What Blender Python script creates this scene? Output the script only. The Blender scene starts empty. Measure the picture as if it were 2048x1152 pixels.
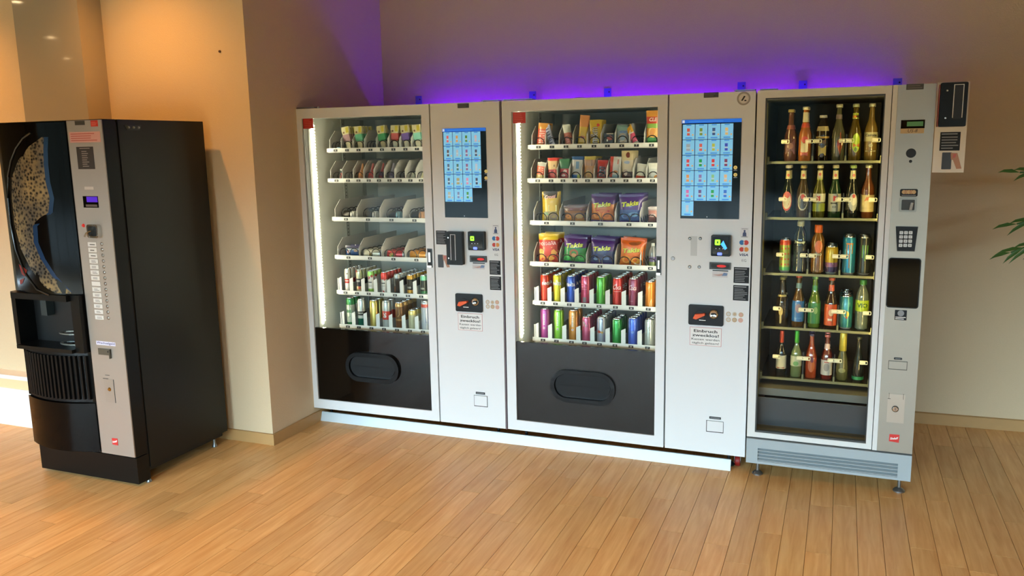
import bpy, math, random
from mathutils import Matrix, Vector
random.seed(7)
R = math.radians
sc = bpy.context.scene
C = sc.collection
# ------------------------------------------------------------------ camera
CAM = (2.8828, -3.9641, 1.6114); CROT = (R(80.1871), R(1.0619), R(21.581)); FPX = 1657.144
cd = bpy.data.cameras.new('camera'); cam = bpy.data.objects.new('camera', cd); C.objects.link(cam)
cam.location = CAM; cam.rotation_euler = CROT
cd.sensor_width = 36.0; cd.lens = FPX * 36.0 / 2048.0; cd.clip_start = .05; cd.clip_end = 200
sc.camera = cam
CM = Matrix.LocRotScale(Vector(CAM), cam.rotation_euler, None)
# ------------------------------------------------------------------ exposure, sky
sc.view_settings.view_transform = 'Standard'
try: sc.view_settings.look = 'None'
except Exception: pass
sc.view_settings.gamma = 1.0; sc.view_settings.exposure = -0.32; sc.view_settings.use_curve_mapping = False
try:
    sc.cycles.use_denoising = True; sc.cycles.denoiser = 'OPENIMAGEDENOISE'
    sc.cycles.max_bounces = 8; sc.cycles.diffuse_bounces = 4; sc.cycles.glossy_bounces = 4
    sc.cycles.transparent_max_bounces = 12; sc.cycles.sample_clamp_indirect = 6.0
    sc.cycles.caustics_reflective = False; sc.cycles.caustics_refractive = False
except Exception: pass
SKY = 70.0
w = bpy.data.worlds.new('overcast_sky'); sc.world = w; w.use_nodes = True
bg = w.node_tree.nodes['Background']; bg.inputs[0].default_value = (.60, .83, 1.0, 1); bg.inputs[1].default_value = SKY
# room dimensions
XL, XR, YF, ZC = -8.4, 7.0, -8.8, 2.8
WX0, WX1, WZ0, WZ1 = -4.8, 2.5, .08, 2.45      # window in the street side wall behind the camera
pl = bpy.data.lights.new('window_daylight', 'AREA'); pl.shape = 'RECTANGLE'; pl.size = WX1 - WX0; pl.size_y = WZ1 - WZ0
pl.cycles.is_portal = True
po = bpy.data.objects.new('window_daylight', pl); C.objects.link(po)
po.location = ((WX0 + WX1) / 2, YF - .12, (WZ0 + WZ1) / 2); po.rotation_euler = (R(90), 0, 0)
W2X0, W2X1 = 4.5, 6.7  # unseen second window, added to bring daylight onto the right wall
pl2 = bpy.data.lights.new('added_window_daylight', 'AREA'); pl2.shape = 'RECTANGLE'; pl2.size = W2X1 - W2X0; pl2.size_y = WZ1 - WZ0; pl2.cycles.is_portal = True
po2 = bpy.data.objects.new('added_window_daylight', pl2); C.objects.link(po2); po2.location = ((W2X0 + W2X1) / 2, YF - .12, (WZ0 + WZ1) / 2); po2.rotation_euler = (R(90), 0, 0)
LAMP_W = 62.0            # warm ceiling downlight power
LED_IN = 70.0; LED_PURPLE = 220.0; LED_BOTTLE = 470.0
# ------------------------------------------------------------------ materials
def lin(h):
    h = h.lstrip('#'); o = []
    for i in (0, 2, 4):
        c = int(h[i:i+2], 16) / 255; o.append(c / 12.92 if c <= .04045 else ((c + .055) / 1.055) ** 2.4)
    return (*o, 1)
MC = {}
def mat(h, rough=.45, metal=0., coat=0., spec=.5, emit=0., bump=0., name=None, var=0., scale=40.):
    k = (h, rough, metal, coat, spec, emit, bump, var)
    if k in MC: return MC[k]
    m = bpy.data.materials.new(name or 'paint_' + h.lstrip('#')); m.use_nodes = True
    nt = m.node_tree; b = nt.nodes['Principled BSDF']
    b.inputs['Base Color'].default_value = lin(h); b.inputs['Roughness'].default_value = rough
    b.inputs['Metallic'].default_value = metal; b.inputs['Coat Weight'].default_value = coat
    b.inputs['Coat Roughness'].default_value = .06
    b.inputs['Specular IOR Level'].default_value = spec
    if emit:
        b.inputs['Emission Color'].default_value = lin(h); b.inputs['Emission Strength'].default_value = emit
    if bump or var:
        tc = nt.nodes.new('ShaderNodeTexCoord'); n = nt.nodes.new('ShaderNodeTexNoise')
        n.inputs['Scale'].default_value = scale; n.inputs['Detail'].default_value = 4
        nt.links.new(tc.outputs['Object'], n.inputs['Vector'])
        if bump:
            bp = nt.nodes.new('ShaderNodeBump'); bp.inputs['Strength'].default_value = bump; bp.inputs['Distance'].default_value = .004
            nt.links.new(n.outputs['Fac'], bp.inputs['Height']); nt.links.new(bp.outputs['Normal'], b.inputs['Normal'])
        if var:
            mx = nt.nodes.new('ShaderNodeMix'); mx.data_type = 'RGBA'
            c = lin(h); mx.inputs['A'].default_value = tuple(x * (1 - var) for x in c[:3]) + (1,)
            mx.inputs['B'].default_value = tuple(min(1, x * (1 + var)) for x in c[:3]) + (1,)
            nt.links.new(n.outputs['Fac'], mx.inputs['Factor']); nt.links.new(mx.outputs['Result'], b.inputs['Base Color'])
    MC[k] = m; return m
def glass_mat():
    m = bpy.data.materials.new('window_glass'); m.use_nodes = True; nt = m.node_tree; nt.nodes.clear()
    o = nt.nodes.new('ShaderNodeOutputMaterial'); mx = nt.nodes.new('ShaderNodeMixShader'); f = nt.nodes.new('ShaderNodeFresnel')
    t = nt.nodes.new('ShaderNodeBsdfTransparent'); g = nt.nodes.new('ShaderNodeBsdfGlossy')
    f.inputs['IOR'].default_value = 1.17; g.inputs['Roughness'].default_value = .02; t.inputs['Color'].default_value = (.96, .98, .97, 1)
    nt.links.new(f.outputs[0], mx.inputs[0]); nt.links.new(t.outputs[0], mx.inputs[1]); nt.links.new(g.outputs[0], mx.inputs[2])
    nt.links.new(mx.outputs[0], o.inputs[0]); return m
GLASS = glass_mat()
def plaster_mat():
    m = mat('#d9c3a0', .85, bump=.25, var=.03, name='plaster_wall', scale=160.)
    return m
PLASTER = plaster_mat(); PLASTER_DIM = mat('#94805f', .9, bump=.2, var=.03, name='plaster_dimmed', scale=120.)  # second plaster is the wall plaster darkened on unseen walls, cutting bounced light
def steel_mat(h='#a29c90', sx=2., sz=160., name='brushed_steel', rough=.42):
    m = bpy.data.materials.new(name); m.use_nodes = True; nt = m.node_tree; b = nt.nodes['Principled BSDF']
    b.inputs['Metallic'].default_value = .65; b.inputs['Base Color'].default_value = lin(h)
    tc = nt.nodes.new('ShaderNodeTexCoord'); mp = nt.nodes.new('ShaderNodeMapping'); n = nt.nodes.new('ShaderNodeTexNoise')
    mp.inputs['Scale'].default_value = (sx, sx, sz); n.inputs['Scale'].default_value = 6; n.inputs['Detail'].default_value = 3
    nt.links.new(tc.outputs['Object'], mp.inputs[0]); nt.links.new(mp.outputs[0], n.inputs['Vector'])
    n2 = nt.nodes.new('ShaderNodeTexNoise'); n2.inputs['Scale'].default_value = 9
    nt.links.new(tc.outputs['Object'], n2.inputs['Vector'])
    ad = nt.nodes.new('ShaderNodeMath'); ad.operation = 'MULTIPLY_ADD'; ad.inputs[1].default_value = .16; ad.inputs[2].default_value = rough - .12
    ad2 = nt.nodes.new('ShaderNodeMath'); ad2.operation = 'MULTIPLY_ADD'; ad2.inputs[1].default_value = .1
    nt.links.new(n.outputs['Fac'], ad.inputs[0]); nt.links.new(n2.outputs['Fac'], ad2.inputs[0]); nt.links.new(ad.outputs[0], ad2.inputs[2])
    nt.links.new(ad2.outputs[0], b.inputs['Roughness'])
    return m
STEEL = steel_mat()
def wood_mat(name, random_per_object):
    m = bpy.data.materials.new(name); m.use_nodes = True; nt = m.node_tree; b = nt.nodes['Principled BSDF']; L = nt.links.new
    tc = nt.nodes.new('ShaderNodeTexCoord'); oi = nt.nodes.new('ShaderNodeObjectInfo')
    ofs = nt.nodes.new('ShaderNodeVectorMath'); ofs.operation = 'MULTIPLY_ADD'
    cx = nt.nodes.new('ShaderNodeCombineXYZ'); L(oi.outputs['Random'], cx.inputs[0]); L(oi.outputs['Random'], cx.inputs[1]); L(oi.outputs['Random'], cx.inputs[2])
    ofs.inputs[1].default_value = (37, 61, 13); L(cx.outputs[0], ofs.inputs[0]); L(tc.outputs['Object'], ofs.inputs[2])
    mp = nt.nodes.new('ShaderNodeMapping'); mp.inputs['Scale'].default_value = (22, 1.6, 1); L(ofs.outputs[0], mp.inputs[0])
    n = nt.nodes.new('ShaderNodeTexNoise'); n.inputs['Scale'].default_value = 2.2; n.inputs['Detail'].default_value = 5; n.inputs['Distortion'].default_value = .6
    L(mp.outputs[0], n.inputs['Vector'])
    n2 = nt.nodes.new('ShaderNodeTexNoise'); n2.inputs['Scale'].default_value = 7; L(ofs.outputs[0], n2.inputs['Vector'])
    r1 = nt.nodes.new('ShaderNodeValToRGB'); r1.color_ramp.elements[0].color = lin('#dc9f5e'); r1.color_ramp.elements[1].color = lin('#f4c684')
    r1.color_ramp.elements[0].position = .25; r1.color_ramp.elements[1].position = .75
    L(n.outputs['Fac'], r1.inputs[0])
    hs = nt.nodes.new('ShaderNodeHueSaturation'); L(r1.outputs[0], hs.inputs['Color'])
    mr = nt.nodes.new('ShaderNodeMapRange'); mr.inputs['To Min'].default_value = .90; mr.inputs['To Max'].default_value = 1.10
    L(oi.outputs['Random'], mr.inputs[0])
    if random_per_object: L(mr.outputs[0], hs.inputs['Value'])
    mm = nt.nodes.new('ShaderNodeMix'); mm.data_type = 'RGBA'; mm.blend_type = 'MULTIPLY'; mm.inputs['Factor'].default_value = .12
    L(hs.outputs[0], mm.inputs['A']); L(n2.outputs['Fac'], mm.inputs['B']); L(mm.outputs['Result'], b.inputs['Base Color'])
    b.inputs['Roughness'].default_value = .38
    return m
# ------------------------------------------------------------------ mesh builder
TXT = {}
def text2d(s, bold=0., shear=0.):
    k = (s, bold, shear)
    if k not in TXT:
        cu = bpy.data.curves.new('t', 'FONT'); cu.body = s; cu.resolution_u = 2; cu.offset = bold; cu.shear = shear; cu.fill_mode = 'FRONT'
        o = bpy.data.objects.new('t', cu); me = o.to_mesh()
        v = [(p.co.x, p.co.y) for p in me.vertices]; f = [tuple(p.vertices) for p in me.polygons]
        fl = []
        for p in me.polygons: fl.append(p.normal.z < 0)
        f = [tuple(reversed(a)) if q else a for a, q in zip(f, fl)]
        o.to_mesh_clear(); bpy.data.objects.remove(o); bpy.data.curves.remove(cu)
        if not v: v = [(0, 0)]
        x0 = min(a for a, _ in v); x1 = max(a for a, _ in v); y0 = min(b for _, b in v); y1 = max(b for _, b in v)
        TXT[k] = (v, f, x0, x1, y0, y1)
    return TXT[k]
def rrect(x0, x1, z0, z1, r, n=5):
    p = []
    for cx, cz, a0 in ((x1 - r, z0 + r, -90), (x1 - r, z1 - r, 0), (x0 + r, z1 - r, 90), (x0 + r, z0 + r, 180)):
        for i in range(n + 1):
            a = R(a0 + 90 * i / n); p.append((cx + r * math.cos(a), cz + r * math.sin(a)))
    return p
def ring(cx, cz, rx, rz=None, n=20):
    rz = rz or rx
    return [(cx + rx * math.cos(2 * math.pi * i / n), cz + rz * math.sin(2 * math.pi * i / n)) for i in range(n)]
class MB:
    def __init__(s): s.v = []; s.f = []; s.m = []
    def add(s, v, f, m=0):
        o = len(s.v); s.v += [tuple(p) for p in v]
        for q in f: s.f.append(tuple(i + o for i in q)); s.m.append(m)
        return s
    def box(s, x0, x1, y0, y1, z0, z1, m=0):
        if x0 > x1: x0, x1 = x1, x0
        if y0 > y1: y0, y1 = y1, y0
        if z0 > z1: z0, z1 = z1, z0
        v = [(x, y, z) for z in (z0, z1) for y in (y0, y1) for x in (x0, x1)]
        return s.add(v, [(0, 2, 3, 1), (4, 5, 7, 6), (0, 1, 5, 4), (2, 6, 7, 3), (0, 4, 6, 2), (1, 3, 7, 5)], m)
    def prism(s, poly, y0, y1, m=0):          # polygon (x,z), counter-clockwise seen from the front, extruded in depth
        n = len(poly); v = [(x, y0, z) for x, z in poly] + [(x, y1, z) for x, z in poly]
        f = [tuple(range(n)), tuple(reversed(range(n, 2 * n)))] + [((i + 1) % n, i, n + i, n + (i + 1) % n) for i in range(n)]
        return s.add(v, f, m)
    def prism_x(s, poly, x0, x1, m=0):        # polygon (y,z) extruded along x
        n = len(poly); v = [(x0, a, b) for a, b in poly] + [(x1, a, b) for a, b in poly]
        f = [tuple(reversed(range(n))), tuple(range(n, 2 * n))] + [(i, (i + 1) % n, n + (i + 1) % n, n + i) for i in range(n)]
        return s.add(v, f, m)
    def frame(s, outer, inner, y0, y1, m=0):  # ring between two polygons of equal length
        n = len(outer)
        v = [(x, y, z) for y in (y0, y1) for P in (outer, inner) for x, z in P]
        f = []
        for i in range(n):
            j = (i + 1) % n
            f += [(i, j, n + j, n + i), (2*n + j, 2*n + i, 3*n + i, 3*n + j), (j, i, 2*n + i, 2*n + j), (n + i, n + j, 3*n + j, 3*n + i)]
        return s.add(v, f, m)
    def quad(s, x0, x1, z0, z1, y, m=0): return s.add([(x0, y, z0), (x1, y, z0), (x1, y, z1), (x0, y, z1)], [(0, 1, 2, 3)], m)
    def poly(s, P, y, m=0): return s.add([(x, y, z) for x, z in P], [tuple(range(len(P)))], m)
    def lathe(s, prof, n=16, ms=0, cx=0, cy=0, cz=0, axis='z', a0=0, a1=360):
        full = a1 - a0 >= 360; k = n if full else n + 1; v = []
        for r, z in prof:
            for i in range(k):
                a = R(a0 + (a1 - a0) * i / n); c, d = r * math.cos(a), r * math.sin(a)
                v.append((cx + c, cy + d, cz + z) if axis == 'z' else ((cx + c, cy + z, cz + d) if axis == 'y' else (cx + z, cy + c, cz + d)))
        for q in range(len(prof) - 1):
            f = []
            for i in range(n):
                j = (i + 1) % k; f.append((q*k + i, q*k + j, (q+1)*k + j, (q+1)*k + i))
            if axis == 'y': f = [tuple(reversed(t)) for t in f]
            if q == 0: s.add(v, f, ms[q] if isinstance(ms, (list, tuple)) else ms); o = len(s.v) - len(v)
            else:
                for t in f: s.f.append(tuple(a + o for a in t)); s.m.append(ms[q] if isinstance(ms, (list, tuple)) else ms)
        return s
    def tube(s, path, r, n=6, m=0, closed=False):
        P = [Vector(p) for p in path]; K = len(P); v = []; up = Vector((0, 0, 1))
        for i in range(K):
            a = P[(i - 1) % K] if closed or i else P[0]; b = P[(i + 1) % K] if closed or i < K - 1 else P[-1]
            t = (b - a).normalized(); q = up if abs(t.dot(up)) < .95 else Vector((1, 0, 0))
            u = t.cross(q).normalized(); w2 = t.cross(u)
            for j in range(n):
                c = 2 * math.pi * j / n; v.append(P[i] + u * (r * math.cos(c)) + w2 * (r * math.sin(c)))
        f = []
        for i in range(K if closed else K - 1):
            for j in range(n):
                f.append((i*n + j, i*n + (j+1) % n, ((i+1) % K)*n + (j+1) % n, ((i+1) % K)*n + j))
        if not closed: f += [tuple(reversed(range(n))), tuple(range((K-1)*n, K*n))]
        return s.add(v, f, m)
    def text(s, t, cx, cz, y, h=None, wd=None, m=0, bold=0., shear=0., rot=0., fn=None):
        v, f, x0, x1, z0, z1 = text2d(t, bold, shear)
        k = h / max(z1 - z0, 1e-4) if h else wd / max(x1 - x0, 1e-4)
        kx = wd / max(x1 - x0, 1e-4) if (wd and h) else k
        c, d = math.cos(R(rot)), math.sin(R(rot)); out = []
        for a, b in v:
            X = (a - (x0 + x1) / 2) * kx; Z = (b - (z0 + z1) / 2) * k
            X, Z = X * c - Z * d + cx, X * d + Z * c + cz
            out.append(fn(X, Z) if fn else (X, y, Z))
        return s.add(out, f, m)
    def lines(s, x0, x1, z0, z1, n, y, m=0, fill=.45):     # small print: bars in place of unreadable lines
        p = (z1 - z0) / n
        for i in range(n):
            zt = z1 - i * p; e = x1 - (x1 - x0) * random.uniform(0, .35)
            s.quad(x0, e, zt - p * (.5 + fill / 2), zt - p * (.5 - fill / 2), y, m)
        return s
    def build(s, name, mats, parent=None, loc=(0, 0, 0), smooth=False, rot=(0, 0, 0)):
        me = bpy.data.meshes.new(name); me.from_pydata(s.v, [], s.f)
        if not isinstance(mats, (list, tuple)): mats = [mats]
        for q in mats: me.materials.append(q)
        me.polygons.foreach_set('material_index', s.m)
        if smooth: 
            me.polygons.foreach_set('use_smooth', [True] * len(s.f))
            me.set_sharp_from_angle(angle=R(38))
        me.update()
        o = bpy.data.objects.new(name, me); C.objects.link(o); o.location = loc; o.rotation_euler = rot
        if parent: o.parent = parent
        return o
def tag(o, label=None, cat=None, group=None, kind=None):
    if label: o['label'] = label
    if cat: o['category'] = cat
    if group: o['group'] = group
    if kind: o['kind'] = kind
    return o
def empty(name, loc, rz=0, label=None, cat=None, group=None):
    o = bpy.data.objects.new(name, None); C.objects.link(o); o.location = loc; o.rotation_euler = (0, 0, rz); o.empty_display_size = .1
    return tag(o, label, cat, group)
KIDS = {}
def copy_tree(o, loc, rot=None):
    c = o.copy(); C.objects.link(c); c.location = loc
    if rot is not None: c.rotation_euler = rot
    for ch in KIDS.get(o.name, []):
        d = ch.copy(); C.objects.link(d); d.parent = c
    return c
def kid(parent, o): KIDS.setdefault(parent.name, []).append(o); o.parent = parent; return o
# a frame of reference: pixel -> point of a plane parallel to a machine's front
class Frame:
    def __init__(s, x, y, deg): s.o = Vector((x, y, 0)); s.a = R(deg); s.M = Matrix.Rotation(s.a, 3, 'Z'); s.I = s.M.inverted()
    def px(s, u, v, d=0.):
        r = CM.to_3x3() @ Vector(((u - 1024) / FPX, -(v - 576) / FPX, -1)); p = s.I @ (Vector(CAM) - s.o); r = s.I @ r
        t = (d - p.y) / r.y; q = p + r * t; return q.x, q.z
    def rect(s, u0, v0, u1, v1, d=0.):
        a = s.px(u0, v0, d); b = s.px(u1, v1, d); return min(a[0], b[0]), max(a[0], b[0]), min(a[1], b[1]), max(a[1], b[1])
    def w(s, x, y, z): q = s.M @ Vector((x, y, z)) + s.o; return (q.x, q.y, q.z)
F0 = Frame(-.905, -1.10, 0); F1 = Frame(0, -.0026, .6635); F2 = Frame(1.2553, .0156, -.5536); F3 = Frame(2.5086, -.013, -.105)
# ================================================================== SETTING
def struct(name, mb, m, parent=None, **k): 
    o = mb.build(name, m, parent, **k)
    if parent is None: o['kind'] = 'structure'
    return o
WOODP = wood_mat('maple_plank', True); WOODF = wood_mat('maple_floor', False); WOODD = mat('#4a3018', .8, name='plank_joint')
BASEW = mat('#bb935e', .5, var=.06, name='baseboard_wood', scale=18.)
floor = struct('floor', MB().box(XL, XR, YF, 1.6, -.10, -.0105), WOODF)
def to_px(p):
    q = CM.inverted() @ Vector(p)
    return (1024 + FPX * q.x / -q.z, 576 - FPX * q.y / -q.z) if q.z < -.1 else (-9e3, 9e3)
PW = .0965; PX0 = -2.4; PM = {}
LENS = (.46, .62, .78, .94, 1.12)
for L_ in LENS: 
    g = .0009; PM[L_] = MB().box(g, PW - g, g, L_ - g, -.010, 0)
PMESH = {}
ext = MB()
for i in range(72):
    x = PX0 + i * PW; y = -2.15 + random.uniform(-.6, 0)
    while y < 1.2:
        L_ = random.choice(LENS)
        cx, cy = x + PW / 2, y + L_ / 2
        hid = (0.05 < cx < 3.2 and y > .14) or (cx < -.05 and y > -.36) or (cx < -.95 and y > -.52) or (-.86 < cx < -.30 and y > -1.0 and y + L_ < -.4)
        vis = any(-10 < to_px((a, b, 0))[0] < 2058 and 0 < to_px((a, b, 0))[1] < 1162 for a in (x, x + PW) for b in (y, cy, y + L_))
        if vis and not hid:
            if L_ not in PMESH:
                o = PM[L_].build('plank', WOODP, floor, (x, y, 0)); PMESH[L_] = o
            else:
                o = PMESH[L_].copy(); C.objects.link(o); o.location = (x, y, 0); o.parent = floor
        y += L_
struct('ceiling', MB().box(XL, XR, YF, 1.8, ZC, ZC + .12), mat('#93876f', .9, name='ceiling_paint', bump=.1))
def wy(x): return .97 + (x - .02) * .0414
b = MB(); b.add([(0.0, wy(0), -.0), (XR, wy(XR), 0), (XR, wy(XR), ZC), (0.0, wy(0), ZC), (0, 1.7, 0), (XR, 1.7, 0), (XR, 1.7, ZC), (0, 1.7, ZC)],
      [(0, 1, 2, 3), (5, 4, 7, 6), (3, 2, 6, 7), (1, 5, 6, 2), (4, 0, 3, 7), (1, 0, 4, 5)])
wall_back = struct('wall_back', b, PLASTER)
wp = struct('wall_pillar', MB().box(-.93, .02, -.395, 1.7, 0, ZC), PLASTER)
px_, pz_ = Frame(0, -.395, 0).px(440, 103, 0)
MB().lathe([(.0, -.006), (.006, -.006), (.007, 0)], 10, 0, px_, -.395, pz_, 'y').build('wall_plug', mat('#4a2c14', .6), wp)
struct('wall_left', MB().box(XL, -1.41, -.535, -.33, 0, ZC), PLASTER)
struct('wall_west', MB().box(XL - .2, XL, YF, 0, 0, ZC), PLASTER_DIM)
struct('wall_right', MB().box(XR, XR + .2, YF, 1.7, 0, ZC), PLASTER_DIM)
b = MB(); b.box(XL, WX0, YF - .2, YF, 0, ZC); b.box(WX1, W2X0, YF - .2, YF, 0, ZC); b.box(W2X1, XR, YF - .2, YF, 0, ZC)
for a0, a1 in ((WX0, WX1), (W2X0, W2X1)): b.box(a0, a1, YF - .2, YF, WZ1, ZC); b.box(a0, a1, YF - .2, YF, 0, WZ0)
struct('wall_front', b, PLASTER_DIM)
WFM = mat('#3a3c3e', .4, name='window_frame_metal')
for wn, a_, c_, np_ in (('window_1', WX0, WX1, 5), ('added_window', W2X0, W2X1, 2)):  # the second one is added for its light alone
    win = struct(wn, MB().frame([(a_, WZ0), (c_, WZ0), (c_, WZ1), (a_, WZ1)], [(a_ + .06, WZ0 + .06), (c_ - .06, WZ0 + .06), (c_ - .06, WZ1 - .06), (a_ + .06, WZ1 - .06)], YF - .1, YF - .04), WFM)
    for i in range(np_):
        a0 = a_ + .06 + (c_ - a_ - .12) * i / np_; a1 = a_ + .06 + (c_ - a_ - .12) * (i + 1) / np_
        MB().box(a0 + .02, a1 - .02, YF - .075, YF - .069, WZ0 + .06, WZ1 - .06).build('pane', GLASS, win)
        if i: MB().box(a0 - .02, a0 + .02, YF - .1, YF - .04, WZ0 + .06, WZ1 - .06).build('mullion', WFM, win)
struct('ground_outside', MB().box(-60, 60, -90, YF - .2, -.3, -.06), mat('#3a3c3c', .9, var=.2, name='asphalt', scale=3.))
b = MB(); P = [(-60 + 4 * i + random.uniform(-1, 1), 3.1 + random.uniform(0, 1.1)) for i in range(31)]
b.prism([(-62, -.1), (62, -.1)] + P[::-1], -26, -24)
struct('sky_blocking_hedge', b, mat('#181d15', .9, var=.4, bump=.5, name='sky_blocker_leaves', scale=2.))  # unseen; height shaped to cut low sky so upper fronts get less daylight
struct('baseboard_back', MB().add([(.02, wy(.02) - .014, 0), (XR, wy(XR) - .014, 0), (XR, wy(XR) - .014, .062), (.02, wy(.02) - .014, .062), (.02, wy(.02), 0), (XR, wy(XR), 0), (XR, wy(XR), .066), (.02, wy(.02), .066)], [(0, 1, 2, 3), (3, 2, 6, 7), (1, 5, 6, 2), (4, 0, 3, 7)]), BASEW)
struct('baseboard_pillar', MB().box(-.93, .033, -.408, -.395, 0, .062), BASEW)
struct('baseboard_side', MB().box(.02, .033, -.395, wy(.03) - .012, 0, .062), BASEW)
# white skirting duct on the left wall: board, cream strip, light top ledge
b = MB(); b.box(XL, -1.2, -.635, -.535, 0, .232, 0); b.box(XL, -1.2, -.628, -.535, .232, .288, 1); b.box(XL, -1.2, -.630, -.535, .288, .312, 0)
duct = struct('baseboard_left', b, [mat('#e9e8e4', .35, name='duct_white'), mat('#e8cfa2', .45, name='duct_cream')])
tag(MB().box(-1.41, -.93, -.548, -.395, 0, ZC).build('wall_panel', mat('#a89c8b', .04, coat=1., spec=.8, name='gloss_lacquer')),
    'tall glossy white panel behind the black coffee machine, mirroring ceiling lamps', 'panel')
# ------------------------------------------------------------------ ceiling downlights
def downlight(x, y, power, label, ang=82, blend=.75, color=(1.0, .50, .15)):
    t = empty('ceiling_downlight', (x, y, ZC), 0, label, 'ceiling light', 'warm recessed ceiling downlights')
    MB().lathe([(.036, -.001), (.048, -.004), (.052, 0)], 20).build('trim_ring', mat('#c9c4ba', .3, .6), t, smooth=True)
    MB().lathe([(0, -.0015), (.036, -.0015)], 20).build('lens', mat('#ffd9a0', emit=26., name='lamp_lens'), t)
    ld = bpy.data.lights.new('lamp', 'SPOT'); ld.energy = power; ld.color = color; ld.spot_size = R(ang); ld.spot_blend = blend; ld.shadow_soft_size = .03
    lo = bpy.data.objects.new('lamp', ld); C.objects.link(lo); lo.parent = t; lo.location = (0, 0, -.012)
downlight(-.53, -.92, LAMP_W * 1.5, 'warm ceiling downlight over the black coffee machine', 132, 1., (1.0, .43, .10))
downlight(-1.95, -.95, LAMP_W * 1.6, 'warm ceiling downlight over the white skirting duct', 118, 1., (1.0, .40, .085))
for a, c in ((-3.27, -2.07), (-4.84, -3.68), (-6.38, -5.19)):
    downlight(a, c, LAMP_W * .6, 'warm ceiling downlight mirrored in the tall glossy white panel')
for a, c in ((1.07, -2.35), (2.67, -2.35), (4.27, -2.35), (-.53, -2.6)):
    downlight(a, c, LAMP_W * 1.05, 'warm ceiling downlight over the open floor in front of the machines', 122, 1.)
# ================================================================== MACHINES
WHITE = mat('#dfe2e4', .28, spec=.5, name='white_enamel', coat=.25)
BLACKG = mat('#070707', .07, spec=.22, name='black_glass'); BLACKP = mat('#0c0d0e', .38, spec=.2, name='black_plastic'); DARK = mat('#08090a', .6, name='dark_gap')
RUBBER = mat('#15181a', .55, spec=.25, name='rubber'); CHROME = mat('#c8c9c8', .16, 1., name='chrome'); ZINC = mat('#8f9496', .35, .9, name='zinc')
LINER = mat('#b9beba', .5, name='liner_grey'); LINERW = mat('#e2e6e0', .45, name='liner_white'); TRAYW = mat('#dcdcd8', .4, name='tray_white')
DIVID = mat('#d3d2cf', .4, name='divider_grey'); COILM = mat('#17181a', .3, .2, name='coil_black')
LEDM = mat('#fff3d2', emit=LED_IN, name='cabinet_led'); INK = mat('#1a1b1d', .6, name='ink'); PAPER = mat('#e9e8e6', .6, name='paper')
LBLK = mat('#1c1e22', .5, spec=.2, name='label_black'); LGREY = mat('#8c8f93', .5, name='label_grey'); RED = mat('#c22a1e', .5, name='red_sticker')
ORANGE = mat('#e8591c', .4, name='orange_lever'); YS = .20
def info_label(F, t, u0, v0, u1, v1, n=7, name='info_label', d=0., rotfix=0):
    x0, x1, z0, z1 = F.rect(u0, v0, u1, v1); b = MB(); b.box(x0, x1, d - .0012, d, z0, z1, 0); w_ = x1 - x0; h = z1 - z0
    b.quad(x0 + .06*w_, x1 - .15*w_, z1 - .13*h, z1 - .07*h, d - .0016, 1)
    b.lines(x0 + .08*w_, x1 - .06*w_, z0 + .06*h, z1 - .2*h, n, d - .0016, 1, .35)
    return b.build(name, [LBLK, LGREY], t)
def card_reader(F, t, u0, v0, u1, v1, su0, sv0, su1, sv1, d=0.):
    x0, x1, z0, z1 = F.rect(u0, v0, u1, v1); a0, a1, c0, c1 = F.rect(su0, sv0, su1, sv1)
    m = a0 - .006; b = MB(); b.prism(rrect(x0, x1, z0, z1, .006), d - .03, d, 0)
    rd = b.build('card_reader', [BLACKP], t)
    p = rrect(a0, a1, c0 - .05, c1, .006); e = .0028
    b = MB(); b.box(a0, a0 + e, d - .032, d - .03, c0, c1 - .004); b.box(a1 - e, a1, d - .032, d - .03, c0, c1 - .004); b.box(a0, a1, d - .032, d - .03, c1 - .004, c1 - .004 + e)
    b.build('slot_outline', mat('#dcdfe0', .4), rd)
    b = MB(); b.box(a0 + e*1.6, a1 - e*1.6, d - .0316, d - .03, c0 - .004, c1 - .008); b.build('card_slot', DARK, rd)
    for zz in (z0 + .2*(z1 - z0), z1 - .18*(z1 - z0)): MB().lathe([(0, -.0312), (.004, -.0312), (.0045, -.0295)], 10, 0, (x0 + a0) / 2, d, zz, 'y').build('screw', CHROME, rd)
    return rd
def phone_hand(F, t, u0, v0, u1, v1, d=0.):
    x0, x1, z0, z1 = F.rect(u0, v0, u1, v1); w_ = x1 - x0; h = z1 - z0
    b = MB(); b.poly(rrect(x0, x0 + .48*w_, z0, z1, .003), d - .0010, 0)
    b.poly([(x0 + .42*w_, z1 - .02*h), (x0 + .45*w_, z1 - .42*h), (x0 + .55*w_, z1 - .45*h), (x0 + .75*w_, z0 + .02*h), (x1, z0 + .04*h), (x0 + .75*w_, z1 - .04*h)][::1], d - .0014, 1)
    b.poly([(x0 + .55*w_, z1 - .1*h), (x0 + .53*w_, z1 - .33*h), (x0 + .66*w_, z1 - .3*h), (x0 + .7*w_, z1 - .08*h)], d - .0018, 2)
    b.v = [(x, y, z) for x, y, z in b.v]
    return b.build('hand_and_card_picture', [mat('#34383e', .5), mat('#b98d78', .6), mat('#c46a6a', .6)], t)
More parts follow.
